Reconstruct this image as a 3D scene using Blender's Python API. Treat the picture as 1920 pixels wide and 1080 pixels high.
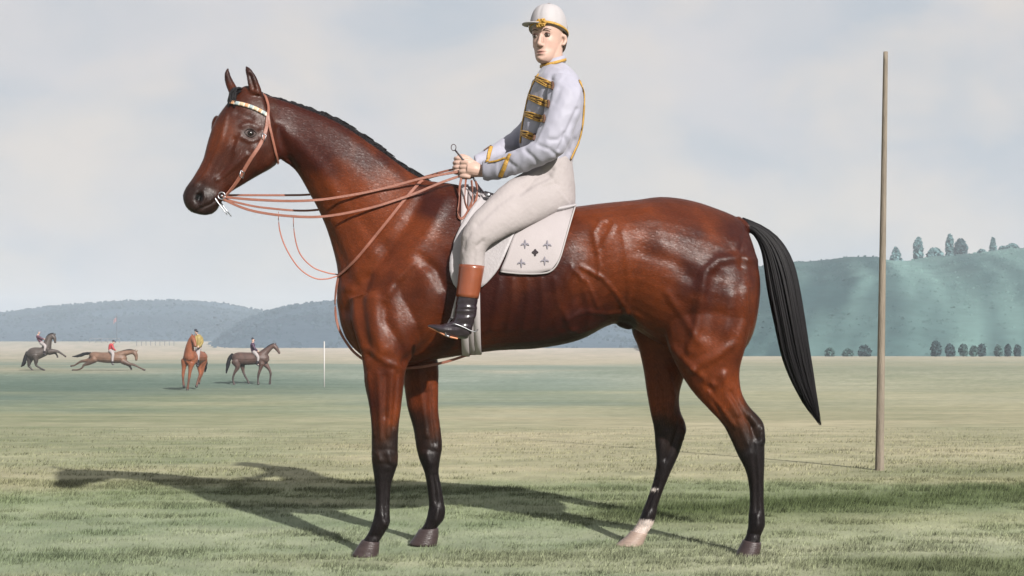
import bpy, math, random
import numpy as np
from mathutils import Vector, noise as mnoise
from mathutils.bvhtree import BVHTree

random.seed(7); rng = np.random.default_rng(7)
SC = bpy.context.scene; COL = SC.collection
for o in list(bpy.data.objects): bpy.data.objects.remove(o)

# ---------------------------------------------------------------- camera
F = 2665.0; HOR = 645.0; CH = 0.957          # focal length in picture widths/1920, horizon row, eye height
cam = bpy.data.cameras.new('camera'); camo = bpy.data.objects.new('camera', cam); COL.objects.link(camo)
camo.location = (0, 0, CH); camo.rotation_euler = (math.radians(90), 0, 0)
cam.sensor_width = 36; cam.lens = F / 1920 * 36; cam.shift_y = (HOR - 540) / 1920
cam.clip_start = 0.1; cam.clip_end = 6000
SC.camera = camo

# ---------------------------------------------------------------- light
SUN_TO = Vector((0.87, -1.5, 1.0)).normalized()      # towards the sun: right of and behind the viewer
W = bpy.data.worlds.new('World'); SC.world = W; W.use_nodes = True
nt = W.node_tree; nt.nodes.clear()
def N(t, typ, **kw):
    n = t.nodes.new(typ)
    for k, v in kw.items(): setattr(n, k, v)
    return n
out = N(nt, 'ShaderNodeOutputWorld'); bg = N(nt, 'ShaderNodeBackground')
sky = N(nt, 'ShaderNodeTexSky', sky_type='NISHITA'); sky.sun_disc = False
sky.sun_elevation = math.asin(SUN_TO.z); sky.sun_rotation = math.atan2(SUN_TO.x, SUN_TO.y)
sky.air_density = 1.0; sky.dust_density = 2.5; sky.ozone_density = 1.0
SKY_STRENGTH = 0.064
tc = N(nt, 'ShaderNodeTexCoord')
def sky_noise(scale, sx, sz, detail, rough, dist=0.0, off=(0, 0, 0)):
    m = N(nt, 'ShaderNodeMapping'); m.inputs['Scale'].default_value = (sx, sx, sz); m.inputs['Location'].default_value = off
    nt.links.new(tc.outputs['Generated'], m.inputs['Vector'])
    n = N(nt, 'ShaderNodeTexNoise'); n.inputs['Scale'].default_value = scale; n.inputs['Detail'].default_value = detail
    n.inputs['Roughness'].default_value = rough; n.inputs['Distortion'].default_value = dist
    nt.links.new(m.outputs['Vector'], n.inputs['Vector']); return n.outputs['Fac']
def ramp(t, src, stops):
    r = N(t, 'ShaderNodeValToRGB'); e = r.color_ramp.elements
    while len(e) < len(stops): e.new(0.5)
    for k, (p, c) in enumerate(stops):
        e[k].position = p; e[k].color = (c, c, c, 1) if not hasattr(c, '__len__') else (*c, 1)
    t.links.new(src, r.inputs['Fac']); return r.outputs['Color']
def mixc(t, fac, a, b, mode='MIX'):
    m = N(t, 'ShaderNodeMix', data_type='RGBA', blend_type=mode)
    for i, v in ((0, fac), (6, a), (7, b)):
        if isinstance(v, (int, float)): m.inputs[i].default_value = v
        elif isinstance(v, tuple): m.inputs[i].default_value = (*v, 1)
        else: t.links.new(v, m.inputs[i])
    return m.outputs[2]
# a thin veil of high cloud over the blue, with warmer and greyer banks in it (values are radiance / SKY_STRENGTH)
veil = ramp(nt, sky_noise(3.0, 1.0, 2.0, 5, 0.55, 0.4, (1.3, 0.4, 0.1)), [(0.30, 0.80), (0.62, 0.98)])
bank = ramp(nt, sky_noise(5.5, 1.0, 1.9, 6, 0.50, 0.5, (0.2, 2.2, 0.7)), [(0.34, 0.0), (0.62, 1.0)])
blush = ramp(nt, sky_noise(7.0, 1.0, 1.6, 4, 0.50, 0.3, (3.1, 0.2, 1.7)), [(0.48, 0.0), (0.66, 1.0)])
GREYC = (4.5, 4.8, 5.2); WARMC = (5.6, 5.45, 5.55); BLUSHC = (6.2, 5.75, 5.4)
cloud = mixc(nt, blush, mixc(nt, bank, GREYC, WARMC), BLUSHC)
skyc = mixc(nt, veil, sky.outputs['Color'], cloud)
nt.links.new(skyc, bg.inputs['Color']); bg.inputs['Strength'].default_value = SKY_STRENGTH
nt.links.new(bg.outputs['Background'], out.inputs['Surface'])

sl = bpy.data.lights.new('sun', 'SUN'); so = bpy.data.objects.new('sun', sl); COL.objects.link(so)
sl.energy = 4.7; sl.angle = math.radians(0.9); sl.color = (1.0, 0.96, 0.90)
so.rotation_euler = SUN_TO.to_track_quat('Z', 'Y').to_euler(); so.location = (6, -8, 12)
SC.view_settings.view_transform = 'Standard'; SC.view_settings.look = 'None'
SC.view_settings.exposure = 0.9; SC.view_settings.gamma = 1.0; SC.view_settings.use_curve_mapping = False
SC.render.engine = 'CYCLES'
SC.cycles.use_denoising = True
SC.cycles.max_bounces = 6; SC.cycles.volume_bounces = 0

# ---------------------------------------------------------------- helpers
def lin(c):
    c = np.asarray(c, float) / 255.0
    return np.where(c <= 0.04045, c / 12.92, ((c + 0.055) / 1.055) ** 2.4)
def P(px, py, Y):
    return np.array(((px - 960.0) * Y / F, Y, CH - (py - HOR) * Y / F))
ORG = {}
def tag(o, label=None, cat=None, group=None, kind=None):
    if label: o['label'] = label
    if cat: o['category'] = cat
    if group: o['group'] = group
    if kind: o['kind'] = kind
    return o
def mk(name, verts, faces, mat, parent=None, origin=None, smooth=True, attrs=None):
    """one mesh object; world-space verts are stored relative to the thing's origin"""
    verts = np.asarray(verts, float)
    org = np.asarray(ORG[parent.name] if parent else (origin if origin is not None else (0, 0, 0)), float)
    me = bpy.data.meshes.new(name)
    faces = faces if isinstance(faces, np.ndarray) else [tuple(f) for f in faces]
    if isinstance(faces, np.ndarray):
        k = faces.shape[1]
        me.vertices.add(len(verts)); me.vertices.foreach_set('co', (verts - org).ravel())
        me.loops.add(faces.size); me.loops.foreach_set('vertex_index', faces.ravel().astype(np.int32))
        me.polygons.add(len(faces))
        me.polygons.foreach_set('loop_start', np.arange(0, faces.size, k, dtype=np.int32))
        me.polygons.foreach_set('loop_total', np.full(len(faces), k, dtype=np.int32))
        me.update(calc_edges=True)
    else:
        me.from_pydata((verts - org).tolist(), [], faces); me.update()
    if attrs is not None:
        a = me.color_attributes.new('tint', 'FLOAT_COLOR', 'POINT')
        c = np.ones((len(verts), 4)); c[:, :3] = attrs
        a.data.foreach_set('color', c.ravel())
    me.polygons.foreach_set('use_smooth', np.full(len(me.polygons), smooth))
    for m in (mat if isinstance(mat, (list, tuple)) else [mat]): me.materials.append(m)
    o = bpy.data.objects.new(name, me); COL.objects.link(o)
    if parent: o.parent = parent
    else: o.location = org
    ORG[o.name] = org
    return o
def empty(name, loc):
    o = bpy.data.objects.new(name, None); COL.objects.link(o); o.location = loc; o.empty_display_size = 0.1
    ORG[o.name] = np.asarray(loc, float); return o
class MB:
    """collects closed shells"""
    def __init__(s): s.v = []; s.f = []; s.n = 0
    def add(s, v, f):
        v = np.asarray(v, float); s.v.append(v); s.f += [tuple(i + s.n for i in q) for q in f]; s.n += len(v); return s
    def V(s): return np.concatenate(s.v)
    def build(s, name, mat, parent=None, origin=None, smooth=True): return mk(name, s.V(), s.f, mat, parent, origin, smooth)
def cr(A, sub):
    """Catmull-Rom through the rows of A"""
    A = np.asarray(A, float); n = len(A)
    if n < 3: return np.array([A[0] + (A[-1] - A[0]) * t for t in np.linspace(0, 1, sub + 1)])
    Q = np.vstack([2 * A[0] - A[1], A, 2 * A[-1] - A[-2]]); R = []
    for i in range(n - 1):
        p0, p1, p2, p3 = Q[i:i + 4]
        for t in np.arange(sub) / sub:
            R.append(0.5 * (2 * p1 + (p2 - p0) * t + (2 * p0 - 5 * p1 + 4 * p2 - p3) * t * t + (3 * p1 - p0 - 3 * p2 + p3) * t ** 3))
    R.append(A[-1]); return np.array(R)
def rings_to_mesh(R, cap=True):
    R = np.asarray(R); m, k = R.shape[:2]
    v = R.reshape(-1, 3); f = []
    for i in range(m - 1):
        for j in range(k):
            a = i * k + j; b = i * k + (j + 1) % k
            f.append((a, b, b + k, a + k))
    if cap:
        v = np.vstack([v, R[0].mean(0), R[-1].mean(0)]); c0 = m * k; c1 = c0 + 1
        for j in range(k):
            f.append((c0, (j + 1) % k, j)); f.append((c1, (m - 1) * k + j, (m - 1) * k + (j + 1) % k))
    return v, f
def loft(st, Y0, nseg=28, sub=5, grow=0.0, flip=False, cap=True):
    """stations (ax,ay,bx,by,dY,halfwidth[,q[,p]]): a and b are two opposite edge points of the limb in picture
    pixels, at depth Y0+dY; the third axis is depth"""
    rows = []
    for s in st:
        s = list(s) + [1.0, 1.0][len(s) - 6:] if len(s) < 8 else list(s)
        ax, ay, bx, by, dY, hw, q, p = s
        Y = Y0 + dY
        rows.append(np.concatenate([P(ax, ay, Y), P(bx, by, Y), [hw, q, p]]))
    Rr = cr(rows, sub); th = np.linspace(0, 2 * np.pi, nseg, endpoint=False); rings = []
    for r in Rr:
        A, B, hw, q, p = r[:3], r[3:6], max(r[6], 0.001) + grow, r[7], r[8]
        C = (A + B) / 2; U = (A - B) / 2
        L = np.linalg.norm(U); U = U * (L + grow) / max(L, 1e-6)
        s = (1 - np.cos(th)) / 2; sq = s ** q
        w = hw * (2 * np.sqrt(np.clip(sq * (1 - sq), 0, 1))) ** p * np.sign(np.sin(th) + 1e-12)
        ring = C + np.outer(np.cos(th), U); ring[:, 1] += w
        rings.append(ring)
    rings = np.array(rings)
    if flip: rings[:, :, 1] = 2 * Y0 - rings[:, :, 1]
    return rings_to_mesh(rings, cap)
def tube(pts, rad, nseg=8, sub=4, flat=1.0, up=(0, 0, 1), cap=True, interp=True):
    """tube along 3D points; radius list or number; flat<1 squeezes the radius along 'up'"""
    pts = np.asarray(pts, float); n = len(pts)
    rad = np.full(n, rad) if np.isscalar(rad) else np.asarray(rad, float)
    A = np.column_stack([pts, rad])
    if interp and n > 2: A = cr(A, sub)
    p = A[:, :3]; r = np.maximum(A[:, 3], 1e-4); T = np.gradient(p, axis=0); T /= np.linalg.norm(T, axis=1)[:, None] + 1e-9
    up = np.asarray(up, float); rings = []
    th = np.linspace(0, 2 * np.pi, nseg, endpoint=False)
    prev = None
    for i in range(len(p)):
        u = up if prev is None else prev
        x = np.cross(T[i], u)
        if np.linalg.norm(x) < 1e-3: x = np.cross(T[i], (1, 0, 0.01))
        x /= np.linalg.norm(x); z = np.cross(x, T[i])
        if flat == 1.0: prev = z
        rings.append(p[i] + np.outer(np.cos(th) * r[i], x) + np.outer(np.sin(th) * r[i] * flat, z))
    return rings_to_mesh(rings, cap)
def ball(c, r, nu=16, nv=10):
    c = np.asarray(c, float); r = np.asarray(r, float) * np.ones(3); rings = []
    th = np.linspace(0, 2 * np.pi, nu, endpoint=False)
    for ph in np.linspace(0.08, np.pi - 0.08, nv):
        rings.append(c + np.column_stack([np.sin(ph) * np.cos(th), np.sin(ph) * np.sin(th), np.full(nu, np.cos(ph))]) * r)
    return rings_to_mesh(rings)
def box(c, h, rz=0.0):
    c = np.asarray(c, float); h = np.asarray(h, float); s = np.array([(x, y, z) for x in (-1, 1) for y in (-1, 1) for z in (-1, 1)], float) * h
    R = np.array([[math.cos(rz), -math.sin(rz), 0], [math.sin(rz), math.cos(rz), 0], [0, 0, 1]])
    return s @ R.T + c, [(0, 1, 3, 2), (4, 6, 7, 5), (0, 4, 5, 1), (2, 3, 7, 6), (0, 2, 6, 4), (1, 5, 7, 3)]
def remesh(mb, voxel, smooth=4):
    """union of closed shells as one skin, then volume-preserving smoothing; returns verts, quads"""
    me = bpy.data.meshes.new('tmp'); me.from_pydata(mb.V().tolist(), [], mb.f); me.update()
    o = bpy.data.objects.new('tmp', me); COL.objects.link(o)
    m = o.modifiers.new('r', 'REMESH'); m.mode = 'VOXEL'; m.voxel_size = voxel
    ev = o.evaluated_get(bpy.context.evaluated_depsgraph_get()); m2 = bpy.data.meshes.new_from_object(ev)
    n = len(m2.vertices); v = np.empty(n * 3); m2.vertices.foreach_get('co', v); v = v.reshape(-1, 3)
    e = np.empty(len(m2.edges) * 2, np.int32); m2.edges.foreach_get('vertices', e); e = e.reshape(-1, 2)
    q = np.array([tuple(p.vertices) for p in m2.polygons if len(p.vertices) == 4], np.int32)
    bpy.data.objects.remove(o); bpy.data.meshes.remove(me); bpy.data.meshes.remove(m2)
    v = taubin(v, e, smooth)
    return v, q, e
def lap(v, e, deg):
    s = np.empty_like(v)
    for k in range(v.shape[1]):
        s[:, k] = np.bincount(e[:, 0], v[e[:, 1], k], len(v)) + np.bincount(e[:, 1], v[e[:, 0], k], len(v))
    return s / deg[:, None] - v
def taubin(v, e, it, lam=0.6, mu=-0.62):
    deg = np.maximum(np.bincount(e.ravel(), minlength=len(v)), 1).astype(float)
    for _ in range(it):
        v = v + lam * lap(v, e, deg); v = v + mu * lap(v, e, deg)
    return v
def vnormals(v, q):
    n = np.cross(v[q[:, 2]] - v[q[:, 0]], v[q[:, 3]] - v[q[:, 1]]); vn = np.zeros_like(v)
    for k in range(4):
        for a in range(3): vn[:, a] += np.bincount(q[:, k], n[:, a], len(v))
    return vn / (np.linalg.norm(vn, axis=1)[:, None] + 1e-12)
def poly_dist(p, line):
    """distance of 2D points to a polyline"""
    line = np.asarray(line, float); d = np.full(len(p), 1e9)
    for a, b in zip(line[:-1], line[1:]):
        ab = b - a; t = np.clip(((p - a) @ ab) / (ab @ ab + 1e-9), 0, 1)
        d = np.minimum(d, np.hypot(*(p - a - t[:, None] * ab).T))
    return d
def smoothstep(a, b, x):
    t = np.clip((x - a) / (b - a), 0, 1); return t * t * (3 - 2 * t)
# value noise in numpy
_perm = rng.permutation(4096); _val = rng.random(4096)
def _h(i, j): return _val[_perm[(i * 57 + _perm[j & 4095]) & 4095]]
def vnoise(x, y):
    i = np.floor(x).astype(int); j = np.floor(y).astype(int); fx = x - i; fy = y - j
    fx = fx * fx * (3 - 2 * fx); fy = fy * fy * (3 - 2 * fy)
    return (_h(i, j) * (1 - fx) + _h(i + 1, j) * fx) * (1 - fy) + (_h(i, j + 1) * (1 - fx) + _h(i + 1, j + 1) * fx) * fy
def fbm(x, y, o=4):
    s = 0; a = 0.5
    for k in range(o): s = s + a * vnoise(x * 2 ** k + 17 * k, y * 2 ** k + 5 * k); a *= 0.5
    return s / (1 - 0.5 ** o)

# ---------------------------------------------------------------- materials
def mat(name, col, rough=0.6, spec=0.3, bump=0.0, bscale=40.0, var=0.0, vscale=8.0, sheen=0.0, attr=False, metal=0.0,
        stretch=(1, 1, 1), coat=0.0, transl=0.0):
    m = bpy.data.materials.new(name); m.use_nodes = True; t = m.node_tree
    b = t.nodes['Principled BSDF']
    b.inputs['Roughness'].default_value = rough; b.inputs['Specular IOR Level'].default_value = spec
    b.inputs['Metallic'].default_value = metal
    b.inputs['Sheen Weight'].default_value = sheen; b.inputs['Sheen Roughness'].default_value = 0.4
    b.inputs['Coat Weight'].default_value = coat; b.inputs['Coat Roughness'].default_value = 0.15
    tcn = N(t, 'ShaderNodeTexCoord'); mp = N(t, 'ShaderNodeMapping'); mp.inputs['Scale'].default_value = stretch
    t.links.new(tcn.outputs['Object'], mp.inputs['Vector'])
    if attr:
        a = N(t, 'ShaderNodeAttribute'); a.attribute_name = 'tint'; base = a.outputs['Color']
    else:
        rgb = N(t, 'ShaderNodeRGB'); rgb.outputs[0].default_value = (*col, 1); base = rgb.outputs[0]
    if var > 0:
        n = N(t, 'ShaderNodeTexNoise'); n.inputs['Scale'].default_value = vscale; n.inputs['Detail'].default_value = 6
        n.inputs['Roughness'].default_value = 0.65
        t.links.new(mp.outputs[0], n.inputs['Vector'])
        f = ramp(t, n.outputs['Fac'], [(0.25, 1 - var), (0.75, 1 + var)])
        base = mixc(t, 1.0, base, f, 'MULTIPLY')
    t.links.new(base, b.inputs['Base Color'])
    if bump > 0:
        n2 = N(t, 'ShaderNodeTexNoise'); n2.inputs['Scale'].default_value = bscale; n2.inputs['Detail'].default_value = 4
        t.links.new(mp.outputs[0], n2.inputs['Vector'])
        bp = N(t, 'ShaderNodeBump'); bp.inputs['Strength'].default_value = bump; bp.inputs['Distance'].default_value = 0.01
        t.links.new(n2.outputs['Fac'], bp.inputs['Height']); t.links.new(bp.outputs[0], b.inputs['Normal'])
    if transl > 0:
        tr = N(t, 'ShaderNodeBsdfTranslucent'); t.links.new(base, tr.inputs['Color']); mx = N(t, 'ShaderNodeMixShader')
        mx.inputs[0].default_value = transl; t.links.new(b.outputs[0], mx.inputs[1]); t.links.new(tr.outputs[0], mx.inputs[2])
        t.links.new(mx.outputs[0], t.nodes['Material Output'].inputs['Surface'])
    return m
# ================================================================ THE SETTING
# ---- the lie of the land: ground row in the picture at each distance
_py = [(6.36, 1046), (9.47, 878), (14, 819), (30, 769), (62, 731.6), (70, 721), (84, 694.5), (100, 688), (120, 683), (180, 676), (250, 668), (400, 655), (600, 640), (900, 637)]
_Yk = np.array([-40, 0] + [a for a, b in _py] + [1600.0]); _zk = np.array([0, 0] + [CH - (b - HOR) * a / F for a, b in _py] + [4.2])
_zk[2] = 0
_Ys = np.concatenate([np.arange(-40, 140, 1.0), np.arange(140, 1601, 10.0)])
_zs = np.interp(_Ys, _Yk, _zk)
def _smooth(z, n):
    k = np.hanning(n); k /= k.sum(); return np.convolve(np.pad(z, n // 2, mode='edge'), k, 'valid')[:len(z)]
_fY = np.arange(-40, 1601, 0.1); _fine = _smooth(np.interp(_fY, _Yk, _zk), 31)
_row = HOR + F * (CH - _fine[_fY >= 5]) / _fY[_fY >= 5]; _rY = _fY[_fY >= 5]
def ground_z(X, Y):
    z = np.interp(Y, _fY, _fine)
    near = smoothstep(10, 30, Y)
    return z + near * 0.10 * (fbm(np.asarray(X) * 0.05 + 40, np.asarray(Y) * 0.05 + 9, 2) - 0.5)

def turf(X, Y):
    """colour of the turf (albedo): mown and dry strips running across the course"""
    X = np.asarray(X, float); Y = np.asarray(Y, float)
    wob = (fbm(X / np.maximum(Y, 1) * 5.0 + 3, np.log(np.maximum(Y, 1)) * 5.0, 4) - 0.5)
    row = np.interp(Y, _rY, _row)                                    # strips are laid out by distance
    row = np.where(Y < 5.5, 1090, np.maximum(row, 640))
    u = row + wob * (110 * smoothstep(660, 760, row) + 14)
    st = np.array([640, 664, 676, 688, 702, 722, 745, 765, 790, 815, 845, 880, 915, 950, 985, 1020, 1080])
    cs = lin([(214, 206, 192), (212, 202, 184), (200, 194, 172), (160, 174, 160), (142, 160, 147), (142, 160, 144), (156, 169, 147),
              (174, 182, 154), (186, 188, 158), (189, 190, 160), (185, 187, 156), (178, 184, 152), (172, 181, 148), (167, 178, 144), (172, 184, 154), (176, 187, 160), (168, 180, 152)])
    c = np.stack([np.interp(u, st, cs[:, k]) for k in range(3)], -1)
    xr = X / np.maximum(Y, 1)
    s1 = fbm(xr * 9 + 11, row * 0.055, 4); s2 = fbm(X * 0.35, Y * 1.4 + 50, 4); s3 = fbm(X * 5, Y * 6, 2); s4 = fbm(xr * 3 + 4, row * 0.018 + 7, 3)
    tan = smoothstep(.46, .66, s4)[..., None] * (smoothstep(735, 790, row) * (1 - .6 * smoothstep(900, 980, row)))[..., None] * .40
    c = c * (1 - tan) + lin((196, 187, 157)) * tan
    lf = (smoothstep(-.06, -.2, xr) * np.exp(-((row - 722 + 40 * wob) / 26) ** 2))[..., None] * .75
    c = c * (1 - lf) + lin((104, 128, 118)) * lf
    # right-hand side is drier
    dry = smoothstep(0.02, 0.2, xr) * smoothstep(655, 690, row) * (1 - smoothstep(850, 900, row))
    c = c * (1 - 0.55 * dry[..., None]) + 0.55 * dry[..., None] * lin((190, 188, 158))
    # streaks
    k = 0.36 * (s1 - 0.5) + 0.40 * (s2 - 0.5) + 0.25 * (s3 - 0.5) + 0.5 * (s4 - 0.5)
    c = c * (1 + k[..., None] * np.array([1.15, 0.9, 1.1]))
    # darker green bands on the right of the course
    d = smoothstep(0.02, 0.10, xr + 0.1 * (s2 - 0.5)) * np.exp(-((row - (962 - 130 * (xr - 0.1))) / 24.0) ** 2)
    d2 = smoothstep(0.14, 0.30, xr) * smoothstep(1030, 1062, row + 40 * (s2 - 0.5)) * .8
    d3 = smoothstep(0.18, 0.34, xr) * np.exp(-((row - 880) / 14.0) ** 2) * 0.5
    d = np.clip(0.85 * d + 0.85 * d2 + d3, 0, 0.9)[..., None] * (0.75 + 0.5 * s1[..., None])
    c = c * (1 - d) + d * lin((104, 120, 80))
    return np.clip(c * 0.452 * np.array([1.02, 1.0, .95]), 0.01, 0.6)

M_turf = mat('turf', (0, 0, 0), 0.9, 0.1, bump=0.35, bscale=60, var=0.24, vscale=3.0, attr=True)
r = np.concatenate([np.linspace(-40, 3, 20), 1 / np.linspace(1 / 4.0, 1 / 60.0, 420), 1 / np.linspace(1 / 61.0, 1 / 1590.0, 120)])
r = np.unique(np.concatenate([r[r < 61], r[r >= 61]]))
fan = np.concatenate([np.linspace(-1, -0.12, 18) ** 3 * 900 - 4, np.linspace(-3.9, 3.9, 230), np.linspace(0.12, 1, 18) ** 3 * 900 + 4])
XX = np.empty((len(r), len(fan))); YY = np.repeat(r[:, None], len(fan), 1)
for i, y in enumerate(r): XX[i] = np.sign(fan) * np.minimum(np.abs(fan) * np.maximum(y, 6.0) / 8.0, 1490 * np.abs(fan) / 904 + np.abs(fan) * 0.2 + np.maximum(y, 6.0) * np.minimum(np.abs(fan), 4) / 8)
XX = np.clip(XX, -1490, 1490)
ZZ = ground_z(XX, YY)
gv = np.stack([XX, YY, ZZ], -1).reshape(-1, 3); m_, k_ = XX.shape
ii = (np.arange(m_ - 1)[:, None] * k_ + np.arange(k_ - 1)[None]).ravel()
gq = np.column_stack([ii, ii + 1, ii + k_ + 1, ii + k_])
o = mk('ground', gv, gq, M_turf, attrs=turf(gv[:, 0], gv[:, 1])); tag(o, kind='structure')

# ---- grass: loose blades near the viewer, one sheet of individual blades
def blades(n, Y0, Y1, h0, h1, wid, seed):   # tufts stand along wavering lines across the turf
    g = np.random.default_rng(seed)
    Y = np.sqrt(g.random(n) * (Y1 ** 2 - Y0 ** 2) + Y0 ** 2); X = (g.random(n) * 2 - 1) * 0.385 * Y
    tuft = 0.6 * fbm(X * 1.1, Y * 6.0 + 20, 3) + 0.4 * fbm(X * 9, Y * 14 + 5, 2); keep = g.random(n) < np.clip((tuft - 0.44) * 4.0, 0.12, 0.85) * (1 - 0.93 * smoothstep(8, 17, Y))
    X, Y, tuft = X[keep], Y[keep], tuft[keep]; n = len(X)
    c = turf(X, Y); turf_dark = np.clip((0.16 - c.mean(1)) / 0.08, 0, 1)
    h = (h0 + (h1 - h0) * g.random(n)) * (0.55 + 1.3 * np.clip(tuft - 0.35, 0, 1)) * (1 + 0.9 * turf_dark)
    a = g.random(n) * 2 * np.pi; lean = 0.25 + 0.55 * g.random(n); la = g.normal(0.3, 1.1, n)
    dx, dy = np.cos(a) * wid / 2, np.sin(a) * wid / 2; z = ground_z(X, Y) - 0.003
    B0 = np.column_stack([X - dx, Y - dy, z]); B1 = np.column_stack([X + dx, Y + dy, z])
    tip = np.column_stack([X + np.cos(la) * lean * h, Y + np.sin(la) * lean * h, z + h])
    sw = (np.cross(B1 - B0, tip - B0)[:, 1] > 0)[:, None]; B0, B1 = np.where(sw, B1, B0), np.where(sw, B0, B1)
    v = np.empty((n * 3, 3)); v[0::3] = B0; v[1::3] = B1; v[2::3] = tip
    kk = g.random(n)[:, None]; c = c * (0.72 + 0.75 * kk) * np.where(g.random(n)[:, None] < np.clip((tuft[:, None] - .5) * 3.2, .05, .5), 0.48, 1.0)
    c = c * np.array([1.0, 1.03, 0.95])
    return v, np.arange(n * 3).reshape(-1, 3), np.repeat(c, 3, 0)
M_blade = mat('grass_blade', (0, 0, 0), 0.75, 0.12, attr=True, transl=0.25)
v1, f1, c1 = blades(520000, 5.3, 9.0, 0.010, 0.032, 0.0036, 3)
v2, f2, c2 = blades(260000, 9.0, 17.0, 0.012, 0.030, 0.0058, 4)
gv = np.vstack([v1, v2]); gf = np.vstack([f1, f2 + len(v1)])
og = mk('grass', gv, gf, M_blade, attrs=np.vstack([c1, c2])); tag(og, kind='stuff')
nn = np.tile((0.0, -0.3, 0.9), (len(gv), 1)) + np.repeat(rng.normal(0, 0.34, (len(gv) // 3, 3)), 3, 0); nn /= np.linalg.norm(nn, axis=1)[:, None]
og.data.normals_split_custom_set_from_vertices(nn.tolist())

# ---- hills
def hill(name, sil, base, ridge, col_fn, seed, wave=0.0, px0=-2200, px1=4300, nd=46, nx=420, mat_=None):
    """sil: (px,py) skyline; base(px), ridge distances; front slope rises from the base to the skyline"""
    px = np.linspace(px0, px1, nx); sx, sy = np.array(sil, float).T; py = np.interp(px, sx, sy)
    k = np.hanning(9); k /= k.sum(); py = np.convolve(np.pad(py, 4, mode='edge'), k, 'valid')
    t = np.concatenate([np.linspace(0, 1, nd), [1.15, 1.4, 1.8]]); V = np.empty((len(t), nx, 3))
    for i, tt in enumerate(t):
        Y = base + (ridge - base) * tt; X = (px - 960) * (base + (ridge - base) * min(tt, 1)) / F
        zr = CH - (py - HOR) * ridge / F; zb = ground_z(X, np.full(nx, float(base))) - 0.6
        s = math.sin(min(tt, 1) * math.pi / 2) ** 0.9 if tt <= 1 else max(0, 1 - (tt - 1) * 1.2)
        z = zb + (zr - zb) * s
        nz = fbm(X * 0.03 + seed, np.full(nx, Y * 0.05), 4) - 0.5
        dg = fbm((X - 1.3 * z) * 0.075 + seed, z * 0.02 + seed, 3) - 0.5     # slanting gullies
        bell = math.sin(min(tt, 1) * math.pi)
        V[i] = np.column_stack([X, np.full(nx, Y), z + bell * (nz * 3.0 + dg * wave)])
    v = V.reshape(-1, 3); m2 = len(t); ii = (np.arange(m2 - 1)[:, None] * nx + np.arange(nx - 1)[None]).ravel()
    q = np.column_stack([ii, ii + 1, ii + nx + 1, ii + nx])
    v[:, 0] = np.clip(v[:, 0], -1480, 1480)
    o = mk(name, v, q, mat_, attrs=col_fn(v)); tag(o, kind='structure'); return V
M_hill = mat('hill_turf', (0, 0, 0), 0.95, 0.05, bump=0.6, bscale=0.25, var=0.18, vscale=0.25, attr=True)
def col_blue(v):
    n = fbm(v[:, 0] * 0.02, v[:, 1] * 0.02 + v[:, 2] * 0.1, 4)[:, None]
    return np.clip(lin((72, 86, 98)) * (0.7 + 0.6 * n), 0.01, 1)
def col_green(v):
    g = fbm((v[:, 0] - 1.3 * v[:, 2]) * 0.11 + 3, v[:, 2] * 0.03, 4); n = fbm(v[:, 0] * 0.05, v[:, 1] * 0.06, 3)
    k = np.clip(0.5 + 3.0 * (g - 0.5) + 0.4 * (n - 0.5), 0, 1)[:, None]
    return lin((46, 68, 70)) * (1 - k) + lin((92, 118, 114)) * k
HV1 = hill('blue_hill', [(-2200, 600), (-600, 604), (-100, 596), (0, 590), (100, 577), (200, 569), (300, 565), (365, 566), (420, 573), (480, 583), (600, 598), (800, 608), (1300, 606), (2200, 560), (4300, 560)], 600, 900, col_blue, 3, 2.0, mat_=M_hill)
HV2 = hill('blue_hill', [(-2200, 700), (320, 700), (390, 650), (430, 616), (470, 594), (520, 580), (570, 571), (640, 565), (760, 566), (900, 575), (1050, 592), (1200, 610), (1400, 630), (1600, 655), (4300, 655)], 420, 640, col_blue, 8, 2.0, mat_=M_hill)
HV3 = hill('wooded_hill', [(-2200, 700), (1170, 700), (1215, 640), (1265, 570), (1340, 515), (1430, 500), (1500, 497), (1600, 495), (1700, 492), (1780, 486), (1850, 479), (1920, 473), (2100, 462), (2600, 470), (4300, 520)], 250, 430, col_green, 15, 7.0, mat_=M_hill)

# ---- scrub: leaf masses on the hills that read as one texture
def scrub(V, n, size, seed, colf, pmin, pmax):
    g = np.random.default_rng(seed); m, k = V.shape[:2]; pts = []; 
    i = g.random(n) * 45; j = g.random(n) * (k - 2)
    a = i.astype(int); b = j.astype(int); fa = (i - a)[:, None]; fb = (j - b)[:, None]
    p = (V[a, b] * (1 - fa) + V[a + 1, b] * fa) * (1 - fb) + (V[a, b + 1] * (1 - fa) + V[a + 1, b + 1] * fa) * fb
    px = 960 + F * p[:, 0] / p[:, 1]; ok = (px > pmin) & (px < pmax)
    dens = fbm(p[:, 0] * 0.05 + seed, p[:, 1] * 0.05, 3); ok &= g.random(n) < np.clip((dens - 0.3) * 3, 0.05, 1)
    p = p[ok]; n = len(p); s = size * (0.5 + g.random(n))
    v = np.empty((n, 4, 3))
    for q, (cx, cz) in enumerate(((-1, -0.6), (1, -0.6), (0.7, 1), (-0.7, 1))):
        v[:, q] = p + np.column_stack([cx * s, g.normal(0, 0.5, n) * s, s * (0.4 + cz * 0.8)]) + g.normal(0, 0.2, (n, 3)) * s[:, None]
    return v.reshape(-1, 3), np.arange(n * 4).reshape(-1, 4), np.repeat(colf(p) * (0.9 + 0.24 * g.random((n, 1))), 4, 0)
M_leaf = mat('leaf', (0, 0, 0), 0.8, 0.1, attr=True, transl=0.2)
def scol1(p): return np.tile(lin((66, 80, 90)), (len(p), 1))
def scol3(p): return col_green(p) * 1.0
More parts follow.
